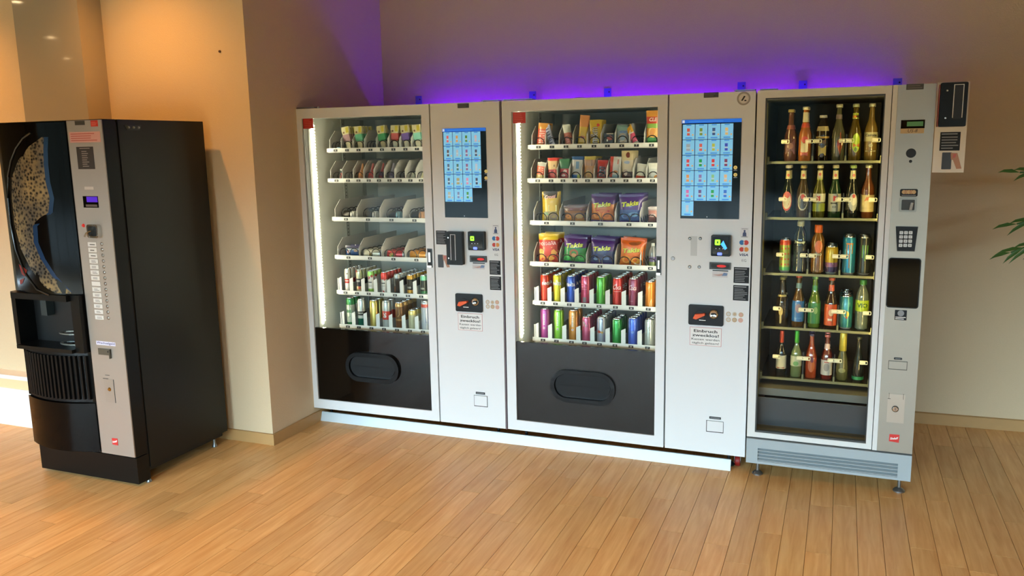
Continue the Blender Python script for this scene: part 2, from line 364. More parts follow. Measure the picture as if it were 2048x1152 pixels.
def coin_panel(F, t, u0, v0, u1, v1, lu, lv, su, sv, sr, sign, coins):
    x0, x1, z0, z1 = F.rect(u0, v0, u1, v1); b = MB(); b.prism(rrect(x0, x1, z0, z1, .008), -.009, 0)
    p = b.build('coin_panel', BLACKP, t)
    lx, lz = F.px(lu, lv); sx, sz = F.px(su, sv); k = F.px(su + sr, sv)[0] - sx
    MB().lathe([(0, -.0105), (.023, -.0105), (.024, -.009)], 20, 0, lx + .003, 0, lz, 'y').build('lever_recess', DARK, p)
    b = MB(); b.prism([(lx - .027, lz - .012), (lx - .012, lz - .016), (lx + .030, lz + .006), (lx + .027, lz + .014), (lx - .018, lz + .008)], -.034, -.011); b.build('return_lever', ORANGE, p)
    b = MB(); b.box(lx - .001, lx + .030, -.012, -.009, lz - .024, lz - .021); b.build('lever_edge', CHROME, p)
    b = MB(); b.lathe([(0, -.012), (k * .35, -.0125), (k * .8, -.016), (k, -.0135), (k * 1.08, -.009)], 22, 0, sx, 0, sz, 'y'); d = b.build('coin_slot', CHROME, p, smooth=True)
    MB().box(sx - k * .55, sx + k * .55, -.0172, -.014, sz - .003, sz + .003).build('slit', DARK, p)
    cols = ('#c0a98c', '#c9c8c2', '#c2a883', '#bfa98a', '#b79d7e', '#d0a596')
    for i, (cu, cv) in enumerate(coins):
        cx, cz = F.px(cu, cv); r = .0115
        b = MB(); b.poly(ring(cx, cz, r), -.0008, 0); b.poly(ring(cx, cz, r * .66), -.0012, 1); b.build('coin_picture', [mat(cols[i], .5), mat(cols[(i * 2 + 1) % 6], .5)], t)
    x0, x1, z0, z1 = F.rect(*sign); b = MB(); b.box(x0, x1, -.0010, 0, z0, z1, 1); e = .0022; b.box(x0 + e, x1 - e, -.0014, -.001, z0 + e, z1 - e, 0)
    cx = (x0 + x1) / 2; h = z1 - z0; w_ = x1 - x0
    for tx, zc, hh, ww, bo in (('Einbruch', .80, .155, .74, .022), ('zwecklos!', .57, .155, .84, .022), ('Kassen werden', .35, .115, .88, .006), ('t\u00e4glich geleert!', .135, .145, .85, .006)):
        b.text(tx, cx, z0 + zc * h, -.0018, h=hh * h, wd=ww * w_, m=2, bold=bo)
    b.build('warning_sign', [PAPER, mat('#c98f90', .5), INK], t)
def coin_return(F, t, label, flap):
    x0, x1, z0, z1 = F.rect(*label); b = MB(); b.box(x0, x1, -.002, 0, z0, z1, 0); b.quad(x0 + .004, x1 - .004, z0 + .004, z1 - .004, -.0025, 1); b.build('coin_return_label', [LBLK, LGREY], t)
    x0, x1, z0, z1 = F.rect(*flap); b = MB(); b.box(x0, x1, -.0012, .0, z0, z1, 1); e = .004
    b.box(x0 + e, x1 - .0015, -.006, -.0012, z0 + e * 1.3, z1 - .001, 0); b.build('coin_return_flap', [WHITE, DARK], t)
def pay_stickers(F, t, icon, mae, mc, visa, nfc):
    x0, x1, z0, z1 = F.rect(*icon); h = z1 - z0; w_ = x1 - x0; cx = (x0 + x1) / 2; b = MB(); b.box(x0, x1, -.0009, 0, z0, z1, 0)
    b.quad(x0 + .12*w_, x1 - .12*w_, z1 - .16*h, z1 - .10*h, -.0013, 1); b.poly(ring(cx, z0 + .66*h, w_*.13, n=12), -.0013, 2)
    b.poly([(cx - .24*w_, z0 + .12*h), (cx + .24*w_, z0 + .12*h), (cx + .2*w_, z0 + .48*h), (cx, z0 + .60*h), (cx - .2*w_, z0 + .48*h)], -.0013, 2)
    b.quad(x0 + .12*w_, x1 - .12*w_, z0 + .03*h, z0 + .1*h, -.0013, 1); b.build('pay_sticker', [mat('#d8dadf', .5), LGREY, mat('#38466e', .5)], t)
    for nm, q, c0, c1 in (('blue_red_circles', mae, '#1f6fae', '#c8322c'), ('red_yellow_circles', mc, '#c5352b', '#d98b33')):
        x0, x1, z0, z1 = F.rect(*q); r = (z1 - z0) / 2; zc = (z0 + z1) / 2; b = MB()
        b.poly(ring(x0 + r, zc, r), -.0008, 0); b.poly(ring(x1 - r, zc, r), -.0012, 1); b.quad((x0 + x1)/2 - r*.25, (x0 + x1)/2 + r*.25, zc - .5*r, zc + .5*r, -.0015, 2)
        b.build('card_logo', [mat(c0, .5), mat(c1, .5), mat('#d7d0cc', .5)], t)
    x0, x1, z0, z1 = F.rect(*visa); MB().text('VISA', (x0 + x1)/2, (z0 + z1)/2, -.001, h=z1 - z0, wd=x1 - x0, bold=.03, shear=.2).build('visa_lettering', mat('#23305c', .5), t)
    x0, x1, z0, z1 = F.rect(*nfc); b = MB(); b.text('((', (x0*.7 + x1*.3), (z0 + z1)/2, -.001, h=z1 - z0, bold=.01); b.text('G', (x0*.3 + x1*.7), (z0 + z1)/2, -.001, h=(z1 - z0)*.9); b.build('contactless_mark', mat('#4c5058', .5), t)
def terminal(F, t, q, disp, extra=False):
    x0, x1, z0, z1 = F.rect(*q); w_ = x1 - x0; h = z1 - z0; b = MB(); b.prism(rrect(x0, x1, z0, z1, .006), -.028, 0)
    o = b.build('payment_terminal', BLACKP, t); b = MB(); b.prism(rrect(x0 + .008, x1 - .008, z0 + .012, z1 - .008, .004), -.031, -.028); b.build('terminal_face', BLACKG, o)
    a0, a1, c0, c1 = F.rect(*disp); b = MB(); b.poly(rrect(a0, a1, c0, c1, .004), -.0315); b.build('green_display', mat('#8ff02a', emit=2.2, name='display_green'), o)
    if extra: MB().poly([(a1 + .002, c0 + .004), (a1 + .022, c0 - .022), (a1 + .032, c0 - .014), (a1 + .014, c1 - .004)], -.0315).build('blue_display', mat('#3fa2f0', emit=1.6), o)
    MB().poly(ring((a0 + a1)/2, (c0 + c1)/2, .0035, .006, 10), -.0318).build('display_icon', mat('#143a08', .5), o)
    b = MB()
    for k in (.22, .40, .58): b.poly(ring(x0 + k*w_ + .004, z0 + .37*h, .0022, n=8), -.0316)
    b.build('key_light', mat('#d9dce2', emit=.8), o)
    b = MB(); b.poly(rrect(x0 + .34*w_, x0 + .58*w_, z0 + .005, z0 + .018, .004), -.0312); b.build('blue_glow_bar', mat('#5a6cff', emit=3., name='blue_led'), o)
def bill_slot(F, t, q, bar, pic, red):
    x0, x1, z0, z1 = F.rect(*q); b = MB(); b.box(x0, x1, -.010, 0, z0, z1); o = b.build('card_slot_bezel', mat('#303234', .4), t)
    h = z1 - z0; b = MB(); b.prism(rrect(x0 + .008, x1 - .006, z0 + .2*h, z1 - .2*h, .008), -.0108, -.01); b.build('slot_mouth', DARK, o)
    r0, r1 = red; b = MB(); b.poly(ring(x0 + (r0 + r1)/2*(x1 - x0), (z0 + z1)/2, (r1 - r0)/2*(x1 - x0), .2*h, 16), -.0112); b.build('red_light', mat('#c01410', emit=.9, name='red_led'), o)
    a0, a1, c0, c1 = F.rect(*bar); MB().box(a0, a1, -.003, 0, c0, c1).build('slot_ledge', INK, o)
    a0, a1, c0, c1 = F.rect(*pic); w_ = a1 - a0; h = c1 - c0; b = MB(); b.quad(a0, a1, c0, c1, -.0008, 0)
    b.poly([(a0, c0 + .45*h), (a0 + .45*w_, c0 + .28*h), (a0 + .7*w_, c0 + .4*h), (a0 + .72*w_, c0 + .7*h), (a0 + .35*w_, c0 + .52*h)], -.0012, 1)
    b.poly([(a0 + .62*w_, c0 + .3*h), (a1 - .05*w_, c0 + .35*h), (a1, c1 - .2*h), (a0 + .75*w_, c1 - .08*h)], -.0015, 2); b.build('hand_picture', [mat('#cfcdd0', .5), mat('#b58e86', .5), mat('#6e87ad', .5)], t)
TILECOL = ['#d46a6a', '#d0a860', '#5a8f3a', '#c8b8c0', '#5a5048', '#b0c0c0', '#8a6a90', '#4a5a66', '#506878', '#4a7a68', '#8a6888', '#b8ccd8', '#486a7a', '#a8a878', '#d898b8', '#3a4656', '#a8b8a8', '#7a92b0', '#4a9a4a']
TILECOL2 = ['#d06048', '#7a9a3a', '#3a5a86', '#d8c080', '#9ab0b8', '#d86a5a', '#b8c850', '#3a52b8', '#d04a50', '#18a048', '#d03a38', '#7a3a5a', '#e0a060', '#8a7ab0', '#8ac890', '#e0c090', '#d070b0', '#6a5a8a', '#2aa858', '#3a78d0', '#b8c8d0']
def screen(F, t, tl, br, cols, rows_spec, x_start, x_pitch, y_start, y_pitch, coins):
    x0, x1, z0, z1 = F.rect(*tl, *br); w_ = x1 - x0; h = z1 - z0
    o = MB().box(x0, x1, -.003, .002, z0, z1).build('touch_screen', BLACKG, t)
    b = MB(); b.quad(x0, x1, z1 - .036*h, z1, -.0034, 0); b.quad(x0 + .12*w_, x0 + .7*w_, z1 - .024*h, z1 - .016*h, -.0037, 1); b.quad(x0 + .01*w_, x0 + .05*w_, z1 - .032*h, z1 - .005*h, -.0037, 2)
    b.build('header_bar', [mat('#1668d8', emit=.8, name='screen_header'), mat('#3a88ec', emit=.8), mat('#c9d8f0', emit=.8)], o)
    k = 0; tb = mat('#7cc4f2', emit=.72, name='screen_tile_blue'); bt = mat('#3d90d8', emit=.7); pr = mat('#c8b070', emit=.7)
    for r, n in enumerate(rows_spec):
        for c in range(n):
            a0 = x0 + (x_start + c * x_pitch) * w_; a1 = a0 + x_pitch * .955 * w_; c1 = z1 - (y_start + r * y_pitch) * h; c0 = c1 - y_pitch * .965 * h
            tw, th = a1 - a0, c1 - c0; b = MB(); b.quad(a0, a1, c0, c1, -.0034, 0)
            b.poly(rrect(a0 + .22*tw, a1 - .22*tw, c0 + .06*th, c0 + .14*th, .002, 2), -.0037, 1); b.quad(a0 + .3*tw, a1 - .3*tw, c1 - .09*th, c1 - .02*th, -.0037, 1)
            b.poly(ring(a1 - .16*tw, c0 + .3*th, .08*tw, n=10), -.0037, 2)
            wide = .17 if cols[k][1] in '9a' else .12
            b.quad(a0 + (.47 - wide)*tw, a0 + (.47 + wide)*tw, c0 + .26*th, c1 - .26*th, -.0037, 3)
            b.quad(a0 + (.47 - wide)*tw, a0 + (.47 + wide)*tw, c0 + .42*th, c0 + .52*th, -.0039, 4)
            b.build('product_tile', [tb, bt, pr, mat(cols[k], emit=.55), mat('#b8d8ea', emit=.5)], o); k += 1
    b = MB()
    for cu, cv in coins:
        cx, cz = F.px(cu, cv); b.poly(ring(cx, cz, .0085), -.0036, 0); b.poly(ring(cx, cz, .005), -.004, 1); b.quad(cx - .008, cx + .008, cz - .014, cz - .011, -.0036, 2)
    b.build('coin_icons', [mat('#d8c070', emit=.6), mat('#b09850', emit=.6), mat('#8890a0', emit=.4)], o)
    b = MB(); b.poly(ring(x0 + .46*w_, z0 + .02*h, .002, n=8), -.0036); b.build('status_dot', mat('#e8ecf0', emit=.8), o)
COILS = {}
def coil(t, r, pitch, turns, x, y, z):
    k = (r, pitch, turns)
    if k not in COILS:
        P = []
        for q in range(int(turns)):            # rings joined along the floor of the lane, as packs stand between them
            P += [(r * math.cos(R(-78 + 336 * i / 15)), pitch * q, r * math.sin(R(-78 + 336 * i / 15))) for i in range(16)]
        COILS[k] = MB().tube(P, .0024, 4).build('spiral', COILM, t, (x, y, z), smooth=True); return COILS[k]
    o = COILS[k].copy(); C.objects.link(o); o.parent = t; o.location = (x, y, z); return o
PLATE = mat('#17181a', .5, name='number_plate_black'); DIGIT = mat('#d7d8d6', .5, name='digit_white')
def tray(F, t, plates, nums, kind, x_end, coilspec=None, pitch=.034):
    """plates: pixel of every number plate; the tray hangs at the depth YS behind the door"""
    pts = [F.px(u, v, YS) for u, v in plates]; z = sum(p[1] for p in pts) / len(pts); xs = [p[0] for p in pts]
    pit = (xs[-1] - xs[0]) / (len(xs) - 1)
    edges = [xs[0] - pit_l(xs, 0)] + [(a + b_) / 2 for a, b_ in zip(xs, xs[1:])] + [min(xs[-1] + pit_l(xs, len(xs) - 1), x_end)]
    xl = edges[0] - .012; b = MB()
    b.box(xl, x_end, YS, YS + .004, z - .013, z + .013); b.box(xl, x_end, YS, YS + .5, z - .012, z - .008); b.box(xl - .012, xl, YS + .004, YS + .02, z - .010, z + .012)
    tr = b.build('tray', TRAYW, t)
    for (x, s) in zip(xs, nums):
        q = MB(); q.box(x - .0125, x + .0125, YS - .0015, YS, z - .0065, z + .0065, 0); q.text(s, x, z, YS - .002, h=.0088, m=1, bold=.02); q.build('number_plate', [PLATE, DIGIT], tr)
    if kind == 'coil':
        D = None
        for i, e in enumerate(edges[:-1]):
            if D is None:
                D = MB().prism_x([(YS + .002, z - .008), (YS + .46, z - .008), (YS + .46, z + .118), (YS + .062, z + .112), (YS + .002, z + .062)], -.0012, .0012).build('divider', DIVID, tr, (e, 0, 0))
            else: o = D.copy(); C.objects.link(o); o.parent = tr; o.location = (e, 0, 0)
        for i, x in enumerate(xs):
            cs = coilspec[i] if coilspec else (1, .029)
            n, r = cs[0], cs[1]
            if not n: continue
            wl = edges[i + 1] - edges[i]
            for j in range(n):
                cx = x if n == 1 else x + (j - .5) * wl * .47
                coil(tr, r, pitch, 5, cx, YS + .012, z - .006 + r)
    else:
        D = None
        for i, e in enumerate(edges[:-1]):
            if D is None:
                q = MB(); q.prism([(-.012, z - .008), (.012, z - .008), (.012, z + .094), (-.012, z + .082)], YS + .006, YS + .008); q.box(-.0012, .0012, YS + .008, YS + .44, z - .008, z + .055)
                D = q.build('lane_divider', TRAYW, tr, (e, 0, 0))
            else: o = D.copy(); C.objects.link(o); o.parent = tr; o.location = (e, 0, 0)
        q = MB(); q.box(edges[0] - .012, edges[0] - .006, YS + .001, YS + .004, z, z + .085); q.build('tray_end', TRAYW, tr)
    return dict(z=z - .008, xs=xs, edges=edges, y=YS + .012, p=pitch)
def pit_l(xs, i):
    return (xs[1] - xs[0]) / 2 if i == 0 else (xs[-1] - xs[-2]) / 2
def foot(t, x, y, z1, r=.022, name='foot', m=None):
    MB().lathe([(0, 0), (r, 0), (r, .006), (r * .7, .014), (.008, .02), (.007, z1)], 14).build(name, m or ZINC, t, (x, y, 0), smooth=True)
def snack_machine(F, S, label):
    t = empty('snack_vending_machine', (F.o.x, F.o.y, 0), F.a, label, 'vending machine')
    Wd, SX, ZB, ZT, D = S['w'], S['seam'], .093, 1.83, .84
    ox0, ox1, oz0, oz1 = .052, .800, .149, 1.776; zg = .580
    # carcass
    b = MB(); b.box(.004, .034, .055, D, ZB + .005, ZT - .004); b.box(Wd - .03, Wd - .004, .03, D, ZB + .005, ZT - .004); b.box(.034, Wd - .03, D - .02, D, ZB + .005, ZT - .004)
    b.box(.034, Wd - .03, .055, D - .02, ZT - .03, ZT - .004); b.box(.034, Wd - .03, .055, D - .02, ZB + .005, ZB + .03); b.box(.852, .872, .055, D - .02, ZB + .03, ZT - .03)
    b.build('cabinet', WHITE, t)
    b = MB(); b.box(.0345, .050, .06, D - .03, .50, ZT - .031, 0); b.build('side_liner', LINERW, t)
    b = MB(); b.box(.0345, .8515, D - .032, D - .021, .45, ZT - .031, 0); b.box(.838, .8515, .06, D - .033, .45, ZT - .031, 0); b.box(.052, .836, .06, D - .034, .50, .512, 1); b.box(.052, .836, .06, D - .034, 1.785, 1.798, 0); b.build('inner_liner', [LINER, TRAYW], t)
    b = MB(); b.box(.0515, .054, .40, .44, .52, 1.78, 0)
    for i in range(60): b.box(.0540, .0545, .416, .424, .54 + i * .0205, .546 + i * .0205, 1)
    b.box(.0515, .0545, .62, .66, .52, 1.78, 0); b.build('perforated_rail', [LINER, DARK], t)
    # led strips
    b = MB(); b.box(.0502, .054, .094, .102, .585, 1.76, 0)
    for i in range(66): b.box(.0502, .053, .118, .1215, .60 + i * .0175, .6035 + i * .0175, 0)
    b.build('led_strip', LEDM, t)
    b = MB(); b.box(.834, .8375, .085, .093, .585, 1.76, 0); b.build('led_strip', LEDM, t)
    b = MB(); b.box(.040, .047, .03, .054, .585, 1.77, 0); b.box(.038, .0405, .028, .034, .585, 1.77, 1); b.build('door_gasket', [mat('#5c5f5c', .6), mat('#b7b9b4', .4)], t)
    # glass door
    b = MB(); b.frame([(.0, ZB), (SX - .004, ZB), (SX - .004, ZT), (.0, ZT)], [(ox0, oz0), (ox1, oz0), (ox1, oz1), (ox0, oz1)], 0, .05)
    door = b.build('glass_door', WHITE, t)
    b = MB(); b.box(ox0, ox1, .010, .014, zg, oz1); b.build('glass_pane', GLASS, door)
    b = MB(); b.box(ox0, ox1, .010, .03, oz0, zg); b.build('black_panel', mat('#0a0705' if S['n'] == 1 else '#1d1a17', .08 if S['n'] == 1 else .22, spec=.3 if S['n'] == 1 else .35, name='black_lower_glass'), door)
    x0, x1, z0, z1 = F.rect(*S['flap']); r = (z1 - z0) / 2 - .004
    P = rrect(x0, x1, z0, z1, r, 8); Q = rrect(x0 + .022, x1 - .022, z0 + .024, z1 - .022, r - .02, 8); Q2 = rrect(x0 + .027, x1 - .027, z0 + .034, z1 - .024, r - .024, 8)
    b = MB(); b.frame(P, Q, -.008, .010); b.build('flap_ring', BLACKP, door, smooth=True)
    b = MB(); b.poly(Q, .0095, 0); b.build('flap_recess', DARK, door)
    b = MB(); b.prism(Q2, .002, .009); b.build('delivery_flap', RUBBER, door)
    x0, x1, z0, z1 = F.rect(*S['handle']); b = MB(); b.box(x0, x1, -.003, 0, z0, z1, 0); b.box(x0 + .004, x1 - .004, -.0035, -.003, z0 + .012, z1 - .004, 1); b.box(x0 + .002, x1 - .002, -.012, -.003, z0, z0 + .012, 2); b.box(x0 + .008, x1 - .008, -.008, -.0035, z0 + .03, z1 - .02, 2)
    b.build('door_handle', [mat('#4a4c4e', .4, .5), DARK, CHROME], door)
    x0, x1, z0, z1 = F.rect(*S['red']); b = MB(); b.box(x0, x1, .0075, .0095, z0, z1, 0); b.lines(x0 + .006, x1 - .006, z0 + .004, z1 - .004, 5, .007, 1, .3); b.build('red_notice', [RED, mat('#d86a5a', .5)], door)
    # service door
    b = MB(); b.box(SX + .004, Wd, 0, .028, ZB, ZT); sd = b.build('service_door', WHITE, t)
    if S['n'] == 1: MB().box(Wd + .0005, Wd + .007, .004, .03, ZB - .004, ZT).build('edge_strip', mat('#6a5c62', .5), t)
    x0, x1, z0, z1 = F.rect(*S['plate']); b = MB(); b.box(x0, x1, -.0015, 0, z0, z1, 0); b.lines(x0 + .004, x1 - .004, z0 + .003, z1 - .003, 2, -.002, 1); b.build('type_plate', [mat('#2b2620', .5), mat('#5a5248', .5)], sd)
    screen(F, sd, *S['screen'])
    terminal(F, sd, *S['term']); bill_slot(F, sd, *S['slot']); pay_stickers(F, sd, *S['pay'])
    for q in S['labels']: info_label(F, sd, *q)
    coin_panel(F, sd, *S['coin']); coin_return(F, sd, *S['ret'])
    if S['n'] == 1:
        card_reader(F, sd, 896.5, 462, 930, 529, 905, 467, 916.5, 519); phone_hand(F, sd, 875.6, 509, 900, 535.5)
    else:
        x0, x1, z0, z1 = F.rect(1381.8, 472.3, 1393.7, 511.7); MB().box(x0, x1, -.001, 0, z0, z1).build('filler_strip', mat('#c6cbcd', .5), sd)
        for u, v in ((1379.8, 477), (1400.5, 477), (1379.3, 533.8), (1398.5, 534)):
            x, z = F.px(u, v); MB().lathe([(0, -.003), (.004, -.003), (.0075, -.001), (.008, 0)], 14, 0, x, 0, z, 'y').build('screw_cap', ZINC, sd)
        x, z = F.px(1345.8, 516.8); b = MB(); b.lathe([(0, -.004), (.008, -.004), (.010, 0)], 16, 0, x, 0, z, 'y'); b.build('door_lock', mat('#9a9a9c', .4, .5), sd)
        x, z = F.px(1487.5, 197); b = MB(); b.poly(ring(x, z, .030, n=28), -.0006, 0); b.frame(ring(x, z, .030, n=28), ring(x, z, .0235, n=28), -.001, -.0006, 1); b.poly(ring(x, z, .021, n=24), -.001, 2)
        b.poly([(x - .012, z - .010), (x - .004, z - .010), (x + .008, z + .010), (x + .001, z + .012)], -.0014, 3); b.poly([(x + .002, z - .012), (x + .013, z - .012), (x + .011, z - .006), (x + .004, z - .006)], -.0014, 3)
        b.build('round_sticker', [mat('#bdb9b4', .5), mat('#9a958f', .5), mat('#d9d6d2', .5), INK], sd)
    # top fittings, brackets, feet
    for u0, v0, u1 in S['hinge']:
        x0 = F.px(u0, v0, .02)[0]; x1 = F.px(u1, v0, .02)[0]; MB().box(x0, x1, .006, .05, ZT + .004, ZT + .008).build('hinge_plate', ZINC, t)
        MB().lathe([(0, 0), (.008, 0), (.008, .012), (0, .012)], 10).build('hinge_pin', CHROME, t, (x1 + .01 if u0 < 900 else x0 + .01, .03, ZT - .002))
    for u, v in S['bracket']:
        dw = S['wall']; x, z = F.px(u, v, dw); b = MB(); b.box(x - .022, x + .022, dw, dw + .005, ZT - .12, z + .022, 0); b.box(x - .022, x + .022, D, dw, ZT - .12, ZT - .115, 0); b.lathe([(0, -.002), (.005, -.002), (.005, 0)], 8, 1, x + .01, dw, z, 'y'); b.build('wall_bracket', [mat('#6a6fb0', .5), DARK], t)  # bluish bracket colour holds the purple glow of the strip
    for u, v in S['pad']:
        x, z = F.px(u, v, .30); MB().lathe([(0, .022), (.03, .02), (.052, .006), (.055, 0)], 14).build('cardboard_pad', mat('#7a5a34', .8), t, (x, .30, ZT - .003))
    for x, y in ((.06, .12), (Wd - .09, .12), (.06, .76), (Wd - .06, .76)): foot(t, x, y, ZB + .008, .03, m=mat('#3c4042', .4, .6))
    return t
COINS1 = [(975.4, 604), (985, 604.5), (994.3, 604.5), (975.7, 613), (985.3, 613.5), (994.8, 614.4)]
COINS2 = [(1456.9, 628), (1469.3, 628.4), (1482, 629.6), (1456.9, 639.3), (1469, 639.8), (1481.2, 640.5)]
S1 = dict(n=1, wall=.975, w=1.243, seam=.8499, flap=(691, 703, 799, 770), handle=(854.5, 497, 865.5, 535), red=(604, 237.5, 625, 257), plate=(915.2, 207.5, 938, 215.6),
    screen=((885, 257.5), (976, 436), TILECOL, (4, 4, 4, 4, 3), .02, .2165, .040, .157, ((972.5, 342.5), (972.5, 356))),
    term=((939.5, 462, 972.5, 500), (945, 471, 953, 480.3)), slot=((940.7, 511, 973.7, 524.5), (946, 525, 969.7, 527.7), (945, 528.5, 969.5, 539), (.45, .9)),
    pay=((984.6, 449, 998.3, 468.6), (984, 472.5, 999, 481.6), (984.4, 485.5, 999, 494), (985.3, 496.4, 998.8, 502), (988, 507, 997, 512)),
    labels=((872, 461, 894, 489, 8), (979, 520.7, 1001.4, 549.7), (979.7, 552.5, 1002.6, 580.6)),
    coin=(911.7, 586, 966.2, 624.8, 928.5, 605, 952, 602.8, 7, (915.8, 625.2, 965.4, 662.8), COINS1), ret=((951.8, 783.4, 970, 789.4), (948, 789.6, 975.5, 814.5)),
    hinge=((586, 212, 631), (964, 203, 999)), bracket=((837, 199), (1065, 190)), pad=((745, 208),))
S2 = dict(n=2, wall=1.015, w=1.2451, seam=.8501, flap=(1101, 737, 1230, 814), handle=(1313, 512, 1322.5, 550), red=(1024.5, 225, 1050, 246), plate=(1407.8, 185.5, 1437, 194.5),
    screen=((1364, 240), (1478, 438.5), TILECOL2, (4, 4, 4, 4, 4, 1), .02, .214, .047, .155, ((1471, 335), (1471, 349.5))),
    term=((1424.3, 469, 1462, 511.7), (1432, 477.5, 1442.3, 488.8), True), slot=((1419.5, 524, 1461.3, 539.2), (1425.3, 540, 1456.4, 543), (1424.8, 543.5, 1455.2, 555.4), (.35, .8)),
    pay=((1481.2, 455, 1497.2, 475.2), (1478.8, 480, 1497.2, 490.3), (1478.8, 494, 1497.2, 503.7), (1478.8, 506.8, 1496.3, 512.6), (1481, 518, 1494, 524)),
    labels=((1467.8, 534, 1497.7, 566.9), (1466.6, 570, 1496.5, 602)),
    coin=(1377.9, 608, 1446.7, 652.5, 1399.5, 630, 1428, 627.5, 9, (1379.8, 653, 1442.5, 694), COINS2), ret=((1418.7, 832.5, 1441.8, 839.2), (1412.6, 840, 1446.6, 866.6)),
    hinge=((1005, 198, 1066), (1469, 180, 1511)), bracket=((1215, 184), (1483, 172)), pad=((1160, 194),))
M1 = snack_machine(F1, S1, 'white snack vending machine standing against the pillar, with rows of beer cans at the bottom')
M2 = snack_machine(F2, S2, 'white snack vending machine with purple chip bags, standing beside the bottle machine')
XE = .832
T1 = [tray(F1, M1, [(u, 299.5) for u in (671, 694, 717, 741, 764, 787, 811, 834)], [str(i) for i in range(8)], 'coil', XE, [(1, .028)] * 8),
      tray(F1, M1, [(u, 361) for u in (673, 696, 717, 737.5, 758, 779, 799.5, 821, 842)], [str(20 + i) for i in range(9)], 'coil', XE, [(1, .027)] * 9, .045),
      tray(F1, M1, [(692, 437.8), (736, 439), (783, 440), (829, 442)], ['30', '31', '32', '33'], 'coil', XE, [(1, .036)] * 4, .058),
      tray(F1, M1, [(697, 515), (740, 516.5), (787, 518.5), (833, 520)], ['40', '41', '42', '43'], 'coil', XE, [(2, .03)] * 4, .058),
      tray(F1, M1, [(691, 585), (714, 586.3), (737.5, 587.7), (764, 589), (790, 590.4), (816, 592), (842.5, 593.3)], [str(50 + i) for i in range(7)], 'can', XE),
      tray(F1, M1, [(696, 653.8), (718, 655), (743, 656.7), (768, 658), (794, 659.7), (820, 661.5), (846, 663)], [str(60 + i) for i in range(7)], 'can', XE)]
T2 = [tray(F2, M2, [(u, 294.3 - (u - 1077) * .018) for u in (1077, 1104, 1132, 1159, 1188, 1215, 1243.5, 1273, 1303)], [str(i) for i in range(9)], 'coil', XE, [(1, .027)] * 9),
      tray(F2, M2, [(u, 361.3) for u in (1075.5, 1102, 1126, 1150, 1175, 1200, 1225.5, 1252, 1279, 1305)], [str(20 + i) for i in range(10)], 'coil', XE, [(1, .025)] * 10),
      tray(F2, M2, [(1093, 445.7), (1145, 447), (1201, 448.3), (1258, 449.6), (1301, 450)], ['30', '31', '32', '33', '34'], 'coil', XE, [(2, .03)] * 4 + [(1, .028)], .05),
      tray(F2, M2, [(1093, 529), (1145, 531), (1200, 533), (1259, 535), (1301, 536.5)], ['40', '41', '42', '43', '44'], 'coil', XE, [(2, .03)] * 4 + [(1, .028)], .05),
      tray(F2, M2, [(1085.6, 606), (1111, 607.7), (1138.6, 609.2), (1167, 611), (1198, 612.8), (1231, 614.8), (1262.7, 616.6), (1296.6, 618.6)], [str(50 + i) for i in range(8)], 'can', XE),
      tray(F2, M2, [(1086, 680), (1113, 682), (1143, 684), (1169, 686), (1199, 688.5), (1230, 691), (1262, 693.5), (1295, 696)], [str(60 + i) for i in range(8)], 'can', XE)]
# ------------------------------------------------------------------ bottle machine
M3 = empty('bottle_vending_machine', (F3.o.x, F3.o.y, 0), F3.a, 'bottle vending machine with a steel control column, grey louvred base and dark lit interior', 'vending machine')
D3, W3, ZD, ZT3 = .82, .7197, .207, 1.83
BWHITE = mat('#d9dad8', .35, name='door_white'); GREYB = mat('#9fa9ad', .45, name='base_grey'); BLIN = mat('#171613', .5, name='dark_liner')
b = MB(); b.box(.003, .025, .05, D3, ZD, ZT3); b.box(W3 - .02, W3 - .002, .03, D3, ZD, ZT3); b.box(.025, W3 - .02, D3 - .02, D3, ZD, ZT3); b.box(.025, W3 - .02, .05, D3 - .02, ZT3 - .03, ZT3); b.box(.025, W3 - .02, .05, D3 - .02, ZD, ZD + .02); b.box(.545, .56, .05, D3 - .02, ZD + .02, ZT3 - .03)
b.build('cabinet', mat('#5d5a55', .45, name='cabinet_brown_grey'), M3)
b = MB(); b.box(.0255, .032, .055, D3 - .03, .24, ZT3 - .031); b.box(.538, .5445, .055, D3 - .03, .24, ZT3 - .031); b.box(.0325, .5375, D3 - .03, D3 - .021, .24, ZT3 - .031); b.box(.0325, .5375, .055, D3 - .031, ZT3 - .04, ZT3 - .0305)
b.build('inner_liner', BLIN, M3)
ox0, ox1, oz0, oz1 = .036, .527, .2325, 1.796
b = MB(); b.frame([(.0, ZD), (.551, ZD), (.551, ZT3), (.0, ZT3)], [(ox0, oz0), (ox1, oz0), (ox1, oz1), (ox0, oz1)], 0, .048); d3 = b.build('glass_door', BWHITE, M3)
b = MB(); b.frame([(ox0, oz0), (ox1, oz0), (ox1, oz1), (ox0, oz1)], [(ox0 + .006, oz0 + .008), (ox1 - .004, oz0 + .008), (ox1 - .004, oz1 - .008), (ox0 + .006, oz1 - .008)], .004, .03); b.build('window_seal', mat('#3a3b39', .5), d3)
b = MB(); b.box(ox0 + .005, ox1 - .003, .012, .016, oz0 + .006, oz1 - .006); b.build('glass_pane', GLASS, d3)
MB().box(.554, .5735, -.004, .03, ZD, ZT3).build('column_edge', BWHITE, M3)
b = MB(); b.box(.574, W3, -.004, .03, ZD, ZT3); col = b.build('steel_column', STEEL, M3)
LEDB = mat('#ffdf8c', emit=LED_BOTTLE, name='bottle_led')
b = MB()
for i in range(72): b.box(.0322, .0345, .090, .094, .50 + i * .0175, .5055 + i * .0175)
b.build('led_strip', LEDB, M3)
b = MB()
for i in range(72): b.box(.5355, .5378, .090, .094, .50 + i * .0175, .5055 + i * .0175)
b.build('led_strip', LEDB, M3)
